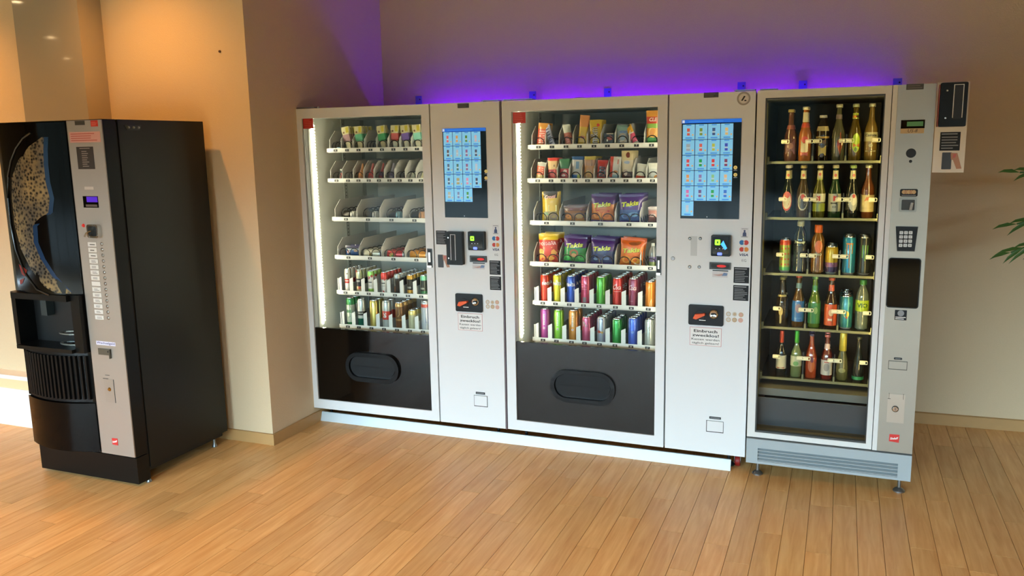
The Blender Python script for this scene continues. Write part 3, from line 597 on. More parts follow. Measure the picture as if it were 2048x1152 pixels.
b = MB(); b.box(.0322, .036, .10, .14, .3, 1.78); b.build('side_rail', mat('#8a865c', .4, .3), M3)
# base with louvres
b = MB(); gx0, gz1 = F3.px(1516, 895); gx1 = F3.px(1796, 925)[0]; gz0 = F3.px(1516, 921)[1] 
b.frame([(.0, .078), (W3, .078), (W3, .200), (.0, .200)], [(gx0, gz0), (gx1, gz0), (gx1, gz1), (gx0, gz1)], -.008, .012); b.box(0, .012, .012, D3 - .05, .078, .2); b.box(W3 - .012, W3, .012, D3 - .05, .078, .2); b.box(.012, W3 - .012, .05, D3 - .05, .078, .088)
base = b.build('base', GREYB, M3)
MB().box(gx0 - .004, gx1 + .004, .012, .016, gz0 - .004, gz1 + .004).build('grille_back', mat('#1d2326', .7), base)
for i in range(4):
    p = (gz1 - gz0) / 4; zt = gz1 - i * p
    MB().prism_x([(.011, zt - .34*p), (-.007, zt - .74*p), (-.007, zt - .92*p), (.011, zt - .52*p)][::-1], gx0, gx1).build('louvre', GREYB, base)
for x, y in ((.05, .06), (W3 - .04, .06), (.05, .72), (W3 - .04, .72)): foot(M3, x, y, .085, .026)
for u, v in ((1606, 169), (1795, 165)):
    dw = 1.07; x, z = F3.px(u, v, dw); b = MB(); b.box(x - .022, x + .022, dw, dw + .005, ZT3 - .12, z + .022, 0); b.box(x - .022, x + .022, D3, dw, ZT3 - .12, ZT3 - .115, 0); b.lathe([(0, -.002), (.005, -.002), (.005, 0)], 8, 1, x + .01, dw, z, 'y'); b.build('wall_bracket', [mat('#6a6fb0', .5), DARK], M3)  # purple strip glow is put into the bracket colour here too
x0 = F3.px(1520, 177)[0]; x1 = F3.px(1555, 177)[0]; MB().box(x0, x1, .006, .05, ZT3 + .003, ZT3 + .007).build('hinge_plate', ZINC, M3)
# steel column fittings
fd = -.004
def crect(u0, v0, u1, v1): return F3.rect(u0, v0, u1, v1, fd)
x0, x1, z0, z1 = crect(1812.9, 168.5, 1847.2, 178.5); b = MB(); b.box(x0, x1, fd - .0015, fd, z0, z1, 0); b.lines(x0 + .004, x1 - .004, z0 + .003, z1 - .003, 2, fd - .002, 1); b.build('type_plate', [mat('#3a352e', .5), mat('#5f584e', .5)], col)
def plate(name, q, r=.004, m=None):
    x0, x1, z0, z1 = crect(*q); b = MB(); b.prism(rrect(x0, x1, z0, z1, r), fd - .002, fd); return b.build(name, m or STEEL, col), x0, x1, z0, z1
o, *_ = plate('display_plate', (1796.5, 227.6, 1855.8, 276.3))
x0, x1, z0, z1 = crect(1802.2, 240.4, 1849, 256.3); MB().box(x0, x1, fd - .0035, fd - .002, z0, z1).build('display_window', BLACKG, o)
x0, x1, z0, z1 = crect(1814, 243.4, 1846, 252); MB().quad(x0, x1, z0, z1, fd - .004).build('lcd', mat('#3f6a35', emit=.35, name='lcd_green'), o)
x0, x1, z0, z1 = crect(1801, 256.6, 1847.8, 266.4); b = MB(); b.box(x0, x1, fd - .003, fd - .002, z0, z1, 0); b.text('US-8', x0 + .52*(x1 - x0), (z0 + z1)/2, fd - .0034, h=(z1 - z0)*.6, m=1, shear=.2); b.build('tape_label', [mat('#c8b08a', .6), INK], o)
o, *_ = plate('lock_plate', (1791.8, 291, 1851.7, 340), .01)
for (u, v), r in (((1822, 306.3), .019), ((1821, 322.6), .0062)):
    x, z = F3.px(u, v, fd); MB().lathe([(0, -.0025), (r, -.0025), (r * 1.06, -.0018)], 20, 0, x, fd, z, 'y').build('hole', DARK, o)
x0, x1, z0, z1 = crect(1800.4, 378, 1835, 393); b = MB(); b.prism(rrect(x0, x1, z0, z1, .006), fd - .002, fd, 0); h = z1 - z0
for i in range(5): b.poly(ring(x0 + (.22 + .14 * i) * (x1 - x0), z0 + .6*h, .0085, n=14), fd - .0022 - .0002 * i, 1 + i % 2)
b.quad(x0 + .1*(x1 - x0), x1 - .1*(x1 - x0), z0 + .12*h, z0 + .2*h, fd - .0024, 3); b.build('coin_label', [LBLK, mat('#c9a878', .5), mat('#b98f68', .5), LGREY], col)
x0, x1, z0, z1 = crect(1799.6, 395.3, 1832.4, 424.2); b = MB(); b.frame(rrect(x0, x1, z0, z1, .006), rrect(x0 + .008, x1 - .008, z0 + .008, z1 - .008, .004), fd - .006, fd, 0); b.poly(rrect(x0 + .008, x1 - .008, z0 + .008, z1 - .008, .004), fd - .001, 1); o = b.build('coin_inlet', [mat('#8a8880', .35, .6), mat('#37342f', .4, .5)], col)
b = MB(); cx = (x0 + x1)/2; b.prism([(cx + .004, z0 + .008), (cx + .016, z0 + .010), (cx + .020, z0 + .04), (cx + .010, z0 + .042)], fd - .012, fd - .001); b.build('coin_lever', CHROME, o)
P = [F3.px(*q, fd) for q in ((1794, 502), (1829, 502.6), (1836, 453.5), (1791.5, 452.7))]; b = MB(); b.prism(P, fd - .006, fd); kp = b.build('keypad', BLACKP, col)
for r in range(4):
    for c in range(3):
        x, z = F3.px(1740 + (277 - 2.5 * r + c * 41) / 4.43, 420 + (199 + 37.5 * r) / 4.43, fd); q = MB(); q.prism(rrect(x - .0072, x + .0072, z - .0068, z + .0068, .002, 2), fd - .010, fd - .006, 0)
        q.text('123456789*0#'[r * 3 + c], x, z, fd - .0105, h=.0062, m=1); q.build('key', [mat('#d5d8d8', .4), INK], kp)
x0, x1, z0, z1 = crect(1777.5, 515, 1836.2, 617.5); b = MB(); b.frame(rrect(x0, x1, z0, z1, .012), rrect(x0 + .004, x1 - .004, z0 + .004, z1 - .004, .010), fd - .004, fd, 0); b.poly(rrect(x0 + .004, x1 - .004, z0 + .004, z1 - .004, .010), fd - .0012, 1); b.build('removal_window', [BLACKP, BLACKG], col)
x0, x1, z0, z1 = crect(1790, 619.5, 1812.7, 640.8); b = MB(); b.box(x0, x1, fd - .0015, fd, z0, z1, 0); b.poly(ring((x0 + x1)/2, z0 + .68*(z1 - z0), .28*(x1 - x0)), fd - .002, 1); b.lines(x0 + .003, x1 - .003, z0 + .002, z0 + .36*(z1 - z0), 2, fd - .002, 2, .5); b.build('pull_sign', [LBLK, LGREY, PAPER], col)
x0, x1, z0, z1 = crect(1787.8, 714.5, 1804.2, 720); b = MB(); b.prism(rrect(x0, x1, z0, z1, .004), fd - .0015, fd, 0); b.quad(x0 + .006, x1 - .006, z0 + .004, z1 - .004, fd - .002, 1); b.build('coin_return_label', [INK, LGREY], col)
x0, x1, z0, z1 = crect(1777, 720.5, 1814, 741); b = MB(); b.frame([(x0, z0), (x1, z0), (x1, z1), (x0, z1)], [(x0 + .002, z0 + .003), (x1 - .002, z0 + .003), (x1 - .002, z1 - .002), (x0 + .002, z1 - .002)], fd - .0015, fd, 1); b.box(x0 + .003, x1 - .003, fd - .003, fd, z0 + .004, z1 - .003, 0); b.build('coin_return_flap', [STEEL, mat('#55524c', .5)], col)
o, x0, x1, z0, z1 = plate('lock_cover', (1776, 787, 1807, 847), .001, mat('#b5aa9c', .4, .7, name='worn_steel'))
b = MB(); b.box(x0 + .004, x0 + .0055, fd - .0024, fd - .002, z1 - .022, z1 + .004); b.box(x1 - .008, x1 - .0065, fd - .0024, fd - .002, z1 - .022, z1 + .004); b.box(x0, x0 + .012, fd - .0024, fd - .002, z1 - .024, z1 - .022); b.build('seam', DARK, o)
x, z = F3.px(1790.4, 817.5, fd); b = MB(); b.lathe([(0, -.006), (.010, -.006), (.012, -.005), (.014, -.004), (.0145, 0)], 20, [0, 0, 1, 1], x, fd - .002, z, 'y'); b.box(x - .001, x + .001, fd - .0092, fd - .0075, z - .006, z + .006, 1); b.build('lock', [CHROME, INK], o)
def badge(P, par, d, cx, cz, wd, rot=8):
    b = MB(); b.prism(P, d - .0018, d, 0); b.text('Sielaff', cx, cz, d - .0022, wd=wd, m=1, bold=.03, shear=.25, rot=rot)
    return b.build('maker_badge', [mat('#c9302c', .45), mat('#f0ece8', .5)], par)
x0, x1, z0, z1 = crect(1778.5, 868, 1798, 885); badge([(x0, z0 + .002), (x1 - .001, z0 - .001), (x1, z1 + .001), (x0 + .001, z1)], col, fd, (x0 + x1)/2, (z0 + z1)/2, (x1 - x0)*.82)
# shelves of the bottle machine
SHM = mat('#77775a', .25, .3, name='shelf_rail'); SHG = mat('#23231d', .2, name='shelf_deck'); RETM = mat('#d8d6c0', .3, name='retainer_clear')  # rail and retainer colours hold the light caught in clear plastic
ROWS3 = [(((1559, 325), (1759, 323.5)), 282, (1580.5, 1609.5, 1644.7, 1676, 1709, 1741.6)), (((1552, 438.5), (1755, 438)), 399, (1575, 1605, 1638, 1669, 1704, 1735)),
         (((1550, 548.5), (1747, 555)), 512, (1569.7, 1599, 1634.8, 1663, 1697.8, 1729)), (((1543.6, 656), (1741, 666)), 622, (1563, 1595.7, 1628, 1661, 1692, 1723.8)),
         (((1538, 756), (1736, 771)), 720, (1562, 1592, 1622, 1653.4, 1684.7, 1717))]
T3 = []
for (ends, rv, us) in ROWS3:
    a = F3.px(*ends[0], .2); c = F3.px(*ends[1], .2); z = (a[1] + c[1]) / 2; b = MB(); b.box(.036, .534, .2, .206, z - .006, z + .006); b.box(.034, .044, .196, .216, z - .008, z + .028)
    b.box(.526, .536, .196, .216, z - .008, z + .028); s = b.build('bottle_shelf', SHM, M3); MB().box(.036, .534, .206, .66, z - .003, z + .003).build('shelf_deck', SHG, s)
    xs = [F3.px(u, rv, .25)[0] for u in us]
    zr = F3.px(1650, rv, .215)[1]
    for i, x in enumerate(xs):
        dx = -.020 if i in (0, 2, 4) else .022; q = MB(); q.frame(rrect(x + dx - .018, x + dx + .018, zr - .009, zr + .009, .004, 2), rrect(x + dx - .0155, x + dx + .0155, zr - .0065, zr + .0065, .003, 2), .212, .220, 0)
        q.box(x + dx - .0145, x + dx + .008, .2135, .2155, zr - .005, zr + .005, 0); q.build('retainer', RETM, s)
    for i in (1, 3):
        x = (xs[i] + xs[i + 1]) / 2; MB().box(x - .004, x + .004, .199, .21, z - .006, z + .03).build('shelf_clip', SHM, s); MB().box(x - .0025, x + .0025, .215, .22, z + .006, zr + .03).build('lane_post', mat('#2a2a26', .4), s)
    T3.append(dict(z=z + .0035, xs=xs))
b = MB(); z = F3.px(1640, 785, .15)[1]; b.box(.034, .535, .14, .60, z - .012, z + .004, 0); b.box(.034, .535, .13, .14, z - .03, z + .006, 1); b.build('collecting_tray', [mat('#55544c', .4), mat('#6a6a64', .35, .4)], M3)
MB().box(.034, .535, .10, .11, .24, z - .035).build('lower_panel', mat('#3c4046', .3, name='slate_panel', coat=.5), M3)
# ------------------------------------------------------------------ kick board, caster, reader board
P0 = F1.px(632, 841, .04); 
tag(MB().prism_x([(.034, 0), (.044, 0), (.062, .052), (.052, .052)], 0, 2.425).build('kick_board', mat('#cbd6dc', .3, name='kick_white'), None, (.005, .002, 0)),
    'long white kick board leaning under the two snack machines', 'kick board')
cs = M2
MB().lathe([(0, -.012), (.026, -.012), (.028, -.008), (.028, .008), (.026, .012), (0, .012)], 18, 0, 0, 0, 0, 'x').build('castor_wheel', mat('#8c1a14', .5), cs, (1.20, .115, .0285), smooth=True)
b = MB(); b.prism_x([(.085, .095), (.15, .095), (.135, .035), (.105, .02), (.095, .035)], 1.184, 1.187); b.prism_x([(.085, .095), (.15, .095), (.135, .035), (.105, .02), (.095, .035)], 1.213, 1.216); b.build('castor_fork', mat('#a9adae', .35, .8), cs)
BR = empty('reader_board', F3.w(W3 + .003, -.006, 1.462), F3.a, 'white board with a black card reader, fixed beside the steel column', 'board')
class Off(Frame):
    pass
FB = Frame(F3.w(W3 + .003, -.006, 0)[0], F3.w(W3 + .003, -.006, 0)[1], -.105)
_px = FB.px
FB.px = lambda u, v, d=0.: (lambda q: (q[0], q[1] - 1.462))(_px(u, v, d))
MB().box(0, .119, 0, .006, 0, .371).build('panel', mat('#e3ddd2', .5, name='board_white'), BR)
card_reader(FB, BR, 1881, 166.5, 1929.3, 253, 1907, 169, 1922.5, 235.5)
info_label(FB, BR, 1881, 264.5, 1918.9, 301, 5); phone_hand(FB, BR, 1884.5, 305, 1922.7, 338.5)
MB().box(.004, .008, -.032, -.001, .19, .36).build('reader_side', mat('#7a3020', .5), BR)
# ------------------------------------------------------------------ purple light behind the machines
b = MB(); b.box(0, 2.74, 0, .012, 0, .006, 0); b.box(0, 2.74, .002, .010, .006, .008, 1)
tag(b.build('led_light_strip', [mat('#d8d8d8', .5), mat('#6200ff', emit=LED_PURPLE, name='purple_led')], None, (.34, .896, 1.742), rot=(R(-12), 0, R(2.2))),
    'purple LED strip glowing on the wall behind the machine tops', 'light strip')
# ------------------------------------------------------------------ coffee machine
CF = empty('coffee_vending_machine', (F0.o.x, F0.o.y, 0), 0, 'black coffee vending machine with a steel button strip and coffee foam picture', 'vending machine')
CBL = mat('#0a0b0b', .34, spec=.25, name='coffee_black'); CGL = mat('#0a0908', .05, coat=1., name='coffee_gloss')
CX1 = .670; ZC1 = 1.76
b = MB(); b.box(.002, CX1, .085, .64, .075, ZC1); b.build('cabinet', mat('#131310', .40, spec=.35, name='cabinet_black', bump=.03, scale=90.), CF)
b = MB(); b.box(.0, CX1 - .006, .070, .0845, .14, ZC1 - .012); b.build('door_gap', DARK, CF)
zn1 = F0.px(140, 590, -.03)[1]; zg1 = F0.px(140, 700, -.03)[1]; zl1 = F0.px(150, 806, -.03)[1]
sx0 = F0.px(133, 240)[0] + .004; DX0, DX1 = -.010, sx0 - .012; nx0, nx1 = DX0 + .028, DX1 - .055
b = MB(); b.box(.0, CX1, .0, .070, zn1 - .030, ZC1); b.box(.0, CX1, .0, .070, .152, zg1 + .008); b.box(.0, nx0, .0, .070, zg1 + .008, zn1 - .030); b.box(nx1, CX1, .0, .070, zg1 + .008, zn1 - .030); dr = b.build('door', CBL, CF)
b = MB(); b.box(.014, CX1 - .003, .004, .08, .014, .146); b.build('kick_plate', CBL, CF)
b = MB(); b.box(.03, CX1 - .02, .08, .62, .05, .075); b.build('underframe', DARK, CF)
for x, y in ((CX1 - .012, .075), (CX1 - .04, .575), (.05, .575), (.03, .075)): foot(CF, x, y, .06, .014)
b = MB(); b.prism_x([(.12, 1.735), (.22, 1.735), (.21, 1.712), (.135, 1.712)], CX1, CX1 + .004); 
top_lug = b.build('lug_plate', mat('#22241f', .45), CF)
for k in range(3): MB().lathe([(0, .006), (.005, .006), (.006, 0)], 8, 0, CX1 + .004, .142 + k * .03, 1.724, 'x').build('lug_screw', mat('#8c8c84', .3, .6), CF)
# steel strip
sx0 = F0.px(133, 240)[0] + .004; sx1 = CX1 - .001; d0 = -.006
st = MB().box(sx0, sx1, d0, 0, .155, 1.757).build('steel_strip', steel_mat('#b3a99f', 2., 160., 'brushed_steel_warm', .40), dr)
def srect(u0, v0, u1, v1): return F0.rect(u0, v0, u1, v1, d0)
x0, x1, z0, z1 = srect(149.3, 240.8, 169.7, 249.8); MB().box(x0, x1, d0 - .001, d0, z0, min(z1, 1.755)).build('type_plate', mat('#3a3328', .5), st)
x0, x1, z0, z1 = srect(181, 240.8, 196.3, 252.7); b = MB(); b.box(x0, x1, d0 - .001, d0, z0, min(z1, 1.755), 0); b.lines(x0 + .004, x1 - .003, z0 + .004, z1 - .006, 4, d0 - .0014, 1); b.build('red_notice', [RED, mat('#d8705e', .5)], st)
x0, x1, z0, z1 = srect(138.5, 264.5, 202, 284); b = MB(); b.box(x0, x1, d0 - .001, d0, z0, z1, 0); b.lines(x0 + .008, x1 - .006, z0 + .004, z1 - .004, 4, d0 - .0014, 1, .35); b.build('pink_notice', [mat('#d09a92', .6), mat('#b04a44', .5)], st)
x0, x1, z0, z1 = srect(152.5, 294, 190.5, 338); b = MB(); b.box(x0, x1, d0 - .001, d0, z0, z1, 0); b.quad(x0 + .02, x1 - .02, z1 - .009, z1 - .005, d0 - .0014, 1); b.lines(x0 + .03, x1 - .03, z0 + .008, z1 - .016, 8, d0 - .0014, 1, .4); b.build('brown_notice', [mat('#2c1f15', .5), mat('#8c8078', .5)], st)
x0, x1, z0, z1 = srect(169, 373.4, 187.7, 379.2); MB().box(x0, x1, d0 - .001, d0, z0, z1).build('small_label', mat('#cfc6be', .6), st)
x0, x1, z0, z1 = srect(165.5, 392.3, 198, 415.5); b = MB(); b.box(x0, x1, d0 - .001, d0, z0, z1, 0); o = b.build('display', BLACKG, st)
w_ = x1 - x0; h = z1 - z0; MB().quad(x0 + .25*w_, x1 - .03*w_, z0 + .48*h, z1 - .04*h, d0 - .0016).build('purple_screen', mat('#4a14c8', emit=.45, name='screen_purple'), o); MB().quad(x0 + .16*w_, x1 - .08*w_, z0 + .08*h, z0 + .28*h, d0 - .0016).build('screen_line', mat('#5c4f48', .5), o)
x, z = F0.px(167, 451, d0); MB().lathe([(0, -.006), (.006, -.005), (.009, 0)], 14, 0, x, d0, z, 'y').build('red_button', mat('#d0261a', .3, emit=.25), st, smooth=True)  # red push button, faint glow added to its material
x0, x1, z0, z1 = srect(180, 448, 204.5, 475.5); b = MB(); b.frame(rrect(x0, x1, z0, z1, .012), rrect(x0 + .009, x1 - .009, z0 + .009, z1 - .009, .008), d0 - .022, d0, 0); b.poly(rrect(x0 + .009, x1 - .009, z0 + .009, z1 - .009, .008), d0 - .002, 1); o = b.build('coin_inlet', [CHROME, mat('#2c3034', .3, .5)], st, smooth=True)
MB().tube([(x0 + .012, d0 - .012, z0 + .030), (x0 + .002, d0 - .028, z0 + .022), (x0 - .004, d0 - .034, z0 + .006)], .005, 6).build('return_lever', CHROME, o, smooth=True)
LT = mat('#dcd8d2', .5, name='selection_label')
for i in range(14):
    k = i / 13; u0 = 175.6 + k * 14.9; v0 = 484.2 + k * 146; x0, x1, z0, z1 = srect(u0, v0, u0 + 17.8, v0 + 9.2)
    b = MB(); b.box(x0, x1, d0 - .0015, d0, z0, z1, 0)
    if i != 7: b.lines(x0 + .012, x1 - .008, z0 + .003, z1 - .005, 1 if i < 3 else 2, d0 - .0019, 1, .35)
    b.build('selection_label', [LT, mat('#5a544e', .5)], st)
    x, z = F0.px(203.4 + k * 13.6, 488 + k * 148, d0); MB().lathe([(0, -.003), (.006, -.0028), (.0085, -.001), (.009, 0)], 14, 0, x, d0, z, 'y').build('selection_button', mat('#8f8880', .3, .7), st, smooth=True)
x0, x1, z0, z1 = srect(192.4, 681.5, 231.2, 692.5); b = MB(); b.box(x0, x1, d0 - .001, d0, z0, z1, 0); b.text('Wechselgeld', (x0 + x1)/2, (z0 + z1)/2, d0 - .0014, wd=(x1 - x0)*.94, h=(z1 - z0)*.78, m=1, bold=.012); b.build('change_label', [mat('#dcdaf0', .5), mat('#3a3a6c', .5)], st)
x0, x1, z0, z1 = srect(197, 696, 223, 711); b = MB(); b.box(x0, x1, d0 - .004, d0, z0, z1, 0); b.lathe([(0, -.007), (.005, -.007), (.006, -.004)], 10, 1, x1 - .012, d0, z0 + .6*(z1 - z0), 'y'); b.box(x1 - .004, x1, d0 - .012, d0, z0 - .014, z1, 0); b.build('change_flap', [mat('#6c6a62', .35, .7), DARK], st)
x0, x1, z0, z1 = srect(207.5, 757, 232, 806); b = MB(); b.box(x0, x1, d0 - .0012, d0, z0, z1, 0); b.box(x1 - .002, x1, d0 - .0016, d0, z0, z1, 1); b.box(x0 - .004, x0 + .03, d0 - .0016, d0, z1 + .0, z1 + .002, 1); b.box(x0 + .012, x0 + .04, d0 - .0016, d0, z1 + .018, z1 + .0195, 1); o = b.build('lock_cover', [mat('#b0a79d', .4, .7), DARK], st)
x, z = F0.px(219.6, 778.5, d0); MB().lathe([(0, -.006), (.006, -.006), (.009, -.002), (.010, 0)], 12, 0, x, d0 - .001, z, 'y').build('lock', mat('#b08d4a', .25, .9, name='brass'), o, smooth=True)
x0, x1, z0, z1 = srect(224, 875.5, 236.5, 890); badge([(x0, z0), (x1, z0 - .002), (x1, z1), (x0, z1 - .001)], st, d0, (x0 + x1)/2, (z0 + z1)/2, (x1 - x0)*.9, 14)
# curved glossy door half
DX0, DX1 = -.010, sx0 - .012; BUL = .052
def cy(x): q = (x - (DX0 + DX1) / 2) / ((DX1 - DX0) / 2); return -.004 - BUL * max(0, 1 - q * q)
def curved(z0, z1, n=16, x0=DX0, x1=DX1, off=0.):
    b = MB(); xs = [x0 + (x1 - x0) * i / n for i in range(n + 1)]; v = []; N = n + 1
    for z in (z0, z1): v += [(x, cy(x) + off, z) for x in xs]
    for z in (z0, z1): v += [(x, 0, z) for x in xs]
    f = [(i, i + 1, N + i + 1, N + i) for i in range(n)] + [(N + i, N + i + 1, 3*N + i + 1, 3*N + i) for i in range(n)] + [(2*N + i, 2*N + i + 1, i + 1, i) for i in range(n)]
    f += [(0, N, 3*N, 2*N), (n, 2*N + n, 3*N + n, N + n)]
    return b.add(v, f)
CPN = mat('#0b0908', .10, spec=.10, name='coffee_print_black')
up = curved(zn1 + .002, 1.752).build('picture_panel', CPN, dr, smooth=True)
curved(.158, zl1).build('lower_panel', CPN, dr, smooth=True)
curved(zl1 + .004, zg1 - .012, off=.012).build('grille_panel', BLACKP, dr, smooth=True)
for i in range(17):
    x = DX0 + .035 + (DX1 - DX0 - .06) * i / 16; MB().box(x - .006, x + .006, cy(x) + .001, cy(x) + .02, zl1 + .02, zg1 - .03).build('rib', BLACKP, dr)
# dispensing niche
q = MB()
q.box(DX0, nx0, -.034, 0, zg1 - .010, zn1); q.box(nx1, DX1, -.034, 0, zg1 - .010, zn1); q.box(nx0, nx1, -.056, 0, zn1 - .030, zn1); q.box(nx0, nx1, -.056, 0, zg1 - .010, zg1 + .008)
ni = q.build('niche_frame', CBL, dr)
MB().box(nx0, nx1, .064, .0698, zg1 + .008, zn1 - .030).build('niche_back', mat('#030303', .5), ni)
b = MB(); b.lathe([(.03, 0), (.03, .17)], 12, 0, nx1 - .06, .063, zg1 + .11, 'z', 180, 360); b.build('cup_guide', mat('#1d2628', .3), ni, smooth=True)
MB().box(nx0 + .10, nx0 + .14, .02, .063, zn1 - .125, zn1 - .032).build('spout', mat('#2a3538', .35), ni)
for zz in (zg1 + .018, zg1 + .07):
    b = MB(); b.frame(ring(nx1 - .075, 0, .075, .05, 20), ring(nx1 - .075, 0, .055, .034, 20), 0, .006, 0); b.v = [(x, .060 - max(0, (z + .05)) * .8, zz + y) for x, y, z in b.v]; b.build('cup_rest', mat('#78807e', .25, .5), ni)
# foam picture
OUT = [(84, 274), (58, 293), (36, 322), (24, 355), (24, 396), (29.5, 448), (41.7, 497), (62.5, 538.6), (90, 574), (112, 586), (144, 587)]
INN = [(88, 274), (87, 300), (88, 330), (92, 365), (100, 396), (97, 425), (66, 452), (68, 485), (82, 518), (104, 552), (143, 584)]
def bubble_mat():
    m = bpy.data.materials.new('coffee_foam_print'); m.use_nodes = True; nt = m.node_tree; b_ = nt.nodes['Principled BSDF']; L = nt.links.new
    tc = nt.nodes.new('ShaderNodeTexCoord'); vo = nt.nodes.new('ShaderNodeTexVoronoi'); vo.inputs['Scale'].default_value = 62; L(tc.outputs['Object'], vo.inputs['Vector'])
    rp = nt.nodes.new('ShaderNodeValToRGB'); e = rp.color_ramp.elements; e[0].position = .12; e[0].color = lin('#0c0d12'); e[1].position = .62; e[1].color = lin('#94886f')
    x = e.new(.34); x.color = lin('#57534d'); L(vo.outputs['Distance'], rp.inputs[0])
    no = nt.nodes.new('ShaderNodeTexNoise'); no.inputs['Scale'].default_value = 7; L(tc.outputs['Object'], no.inputs['Vector'])
    mx = nt.nodes.new('ShaderNodeMix'); mx.data_type = 'RGBA'; mx.blend_type = 'MULTIPLY'; mx.inputs['Factor'].default_value = .8; r2 = nt.nodes.new('ShaderNodeValToRGB'); r2.color_ramp.elements[0].color = lin('#4c5878'); r2.color_ramp.elements[1].color = lin('#ffe9c0'); r2.color_ramp.elements[0].position = .3; r2.color_ramp.elements[1].position = .65
    L(no.outputs['Fac'], r2.inputs[0]); L(rp.outputs[0], mx.inputs['A']); L(r2.outputs[0], mx.inputs['B']); L(mx.outputs['Result'], b_.inputs['Base Color']); b_.inputs['Roughness'].default_value = .2; b_.inputs['Specular IOR Level'].default_value = .15; return m
def on_door(u, v, e=.0015):
    x, z = F0.px(u, v, -.045)
    for _ in range(3): x, z = F0.px(u, v, cy(x))
    return (x, cy(x) - e, z)
def strip(A, B, e, n=5):
    v = []; f = []
    for i, (a, c) in enumerate(zip(A, B)):
        for j in range(n + 1):
            k = j / n; v.append(on_door(a[0] + (c[0] - a[0]) * k, a[1] + (c[1] - a[1]) * k, e))
    N = n + 1
    for i in range(len(A) - 1):
        for j in range(n): f.append((i*N + j, (i+1)*N + j, (i+1)*N + j + 1, i*N + j + 1))
    return MB().add(v, f)
strip(OUT, INN, .0012).build('foam_picture', bubble_mat(), up, smooth=True)
strip(INN, [(a + 9 if i < 10 else a + 2, c) for i, (a, c) in enumerate(INN)], .0010).build('blue_edge', mat('#1d3556', .2, spec=.15, name='blue_print'), up, smooth=True)
MB().tube([on_door(*p, .004) for p in ((62, 266), (47, 277), (33, 297), (23, 322), (17, 354), (17, 396), (22, 448), (33, 500), (50, 545), (75, 579), (100, 590))], .004, 6).build('picture_rim', mat('#2c2c2a', .2), up, smooth=True)
for P in (((38, 528), (55, 540), (50, 553), (44, 548)), ((40, 560), (49, 556), (46, 566), (41, 569))):
    MB().add([on_door(*p, .0016) for p in P], [(3, 2, 1, 0)]).build('red_petal', mat('#7a1c14', .3), up)
# ================================================================== PRODUCTS
def pmat(h): return mat(h, .32, 0., .35)
def fmat(h): return mat(h, .30, .25, .2)          # foil
LIDM = mat('#b9bcbc', .25, 1., name='can_lid'); ALU = mat('#b4b8b8', .3, .9, name='can_aluminium')
def wrap(r, z0=0.):
    return lambda X, Z: (r * math.sin(X / r), -r * math.cos(X / r), Z + z0)
def decal_rect(b, r, s0, s1, z0, z1, m=0, n=6):
    v = []; f = []
    for i in range(n + 1):
        s = s0 + (s1 - s0) * i / n; v += [(r * math.sin(s / r), -r * math.cos(s / r), z0), (r * math.sin(s / r), -r * math.cos(s / r), z1)]
    for i in range(n): f.append((2*i, 2*i + 2, 2*i + 3, 2*i + 1))
    return b.add(v, f, m)
def decal_poly(b, r, P, m=0):
    return b.add([(r * math.sin(x / r), -r * math.cos(x / r), z) for x, z in P], [tuple(range(len(P)))], m)
def can(F, T, lane, vtop, r, bands, label, n=1, decals=None, rot=0., name='drink_can', cat='can', u=None, metal=.45, dx=0.):
    x = T['xs'][lane] + dx; z = T['z']; y = T['y'] + r + .004; uu = u
    h = F.px(1000, 0, 0) and None
    h = F.px(*PX[id(T)][lane][:1], vtop, T['y'] + r)[1] - z
    zs = sorted({0., 1.} | {q for b_ in bands for q in b_[:2]}); cols = []; prof = [(r * .72, .002), (r * .96, .010)]; ms = []; mats = []
    def mi(hx):
        m = mat(hx, .28, metal, .3)
        if m not in mats: mats.append(m)
        return mats.index(m)
    zb, zt = .010, h - .014
    seg = []
    for a, c in zip(zs, zs[1:]):
        col = [q[2] for q in bands if q[0] <= a + 1e-6 and q[1] >= c - 1e-6]; seg.append((a, c, col[-1] if col else '#b4b8b8'))
    ms.append(mi('#b4b8b8'))
    prof2 = [(r * .72, .001), (r, zb)]
    for a, c, hx in seg: prof2.append((r, zb + (zt - zb) * c)); ms.append(mi(hx))
    prof2.append((r * .84, h - .003)); ms.append(mi(seg[-1][2])); 
    root = MB().lathe(prof2, 20, ms).build(name, mats, None, F.w(x, y, z), smooth=True, rot=(0, 0, F.a))
    tag(root, label, cat, 'cans in the lane of ' + label.split(',')[0][:40])
    kid(root, MB().lathe([(0, h - .004), (r * .74, h - .004), (r * .78, h - .001), (r * .84, h), (r * .86, h - .0035)], 18).build('lid', LIDM, None, smooth=True))
    if decals:
        b = MB(); dm = []
        for d in decals:
            if mat(d[1], .35) not in dm: dm.append(mat(d[1], .35))
            m = dm.index(mat(d[1], .35)); rr = r + .0003
            if d[0] == 't':      # text: centre s, height fraction, letter height, extra
                kw = d[5] if len(d) > 5 else {}
                b.text(d[2], kw.get('s', 0.), d[3] * h, 0, h=d[4], m=m, fn=wrap(rr + .0002), **{k: q for k, q in kw.items() if k != 's'})
            elif d[0] == 'r': decal_rect(b, rr, d[2], d[3], d[4] * h, d[5] * h, m)
            elif d[0] == 'p': decal_poly(b, rr + .0001, [(a, c * h) for a, c in d[2]], m)
            elif d[0] == 'c': decal_poly(b, rr + .00015, [(a, c) for a, c in ring(d[2], d[3] * h, d[4], d[5] if len(d) > 5 else d[4], 14)], m)
        a = b.build('print', dm, None); a.rotation_euler = (0, 0, R(rot)); kid(root, a)
    for i in range(1, n): copy_tree(root, F.w(x + random.uniform(-.002, .002), y + i * (2 * r + .002), z), (0, 0, F.a + random.uniform(-.6, .6)))
    return root
PX = {}
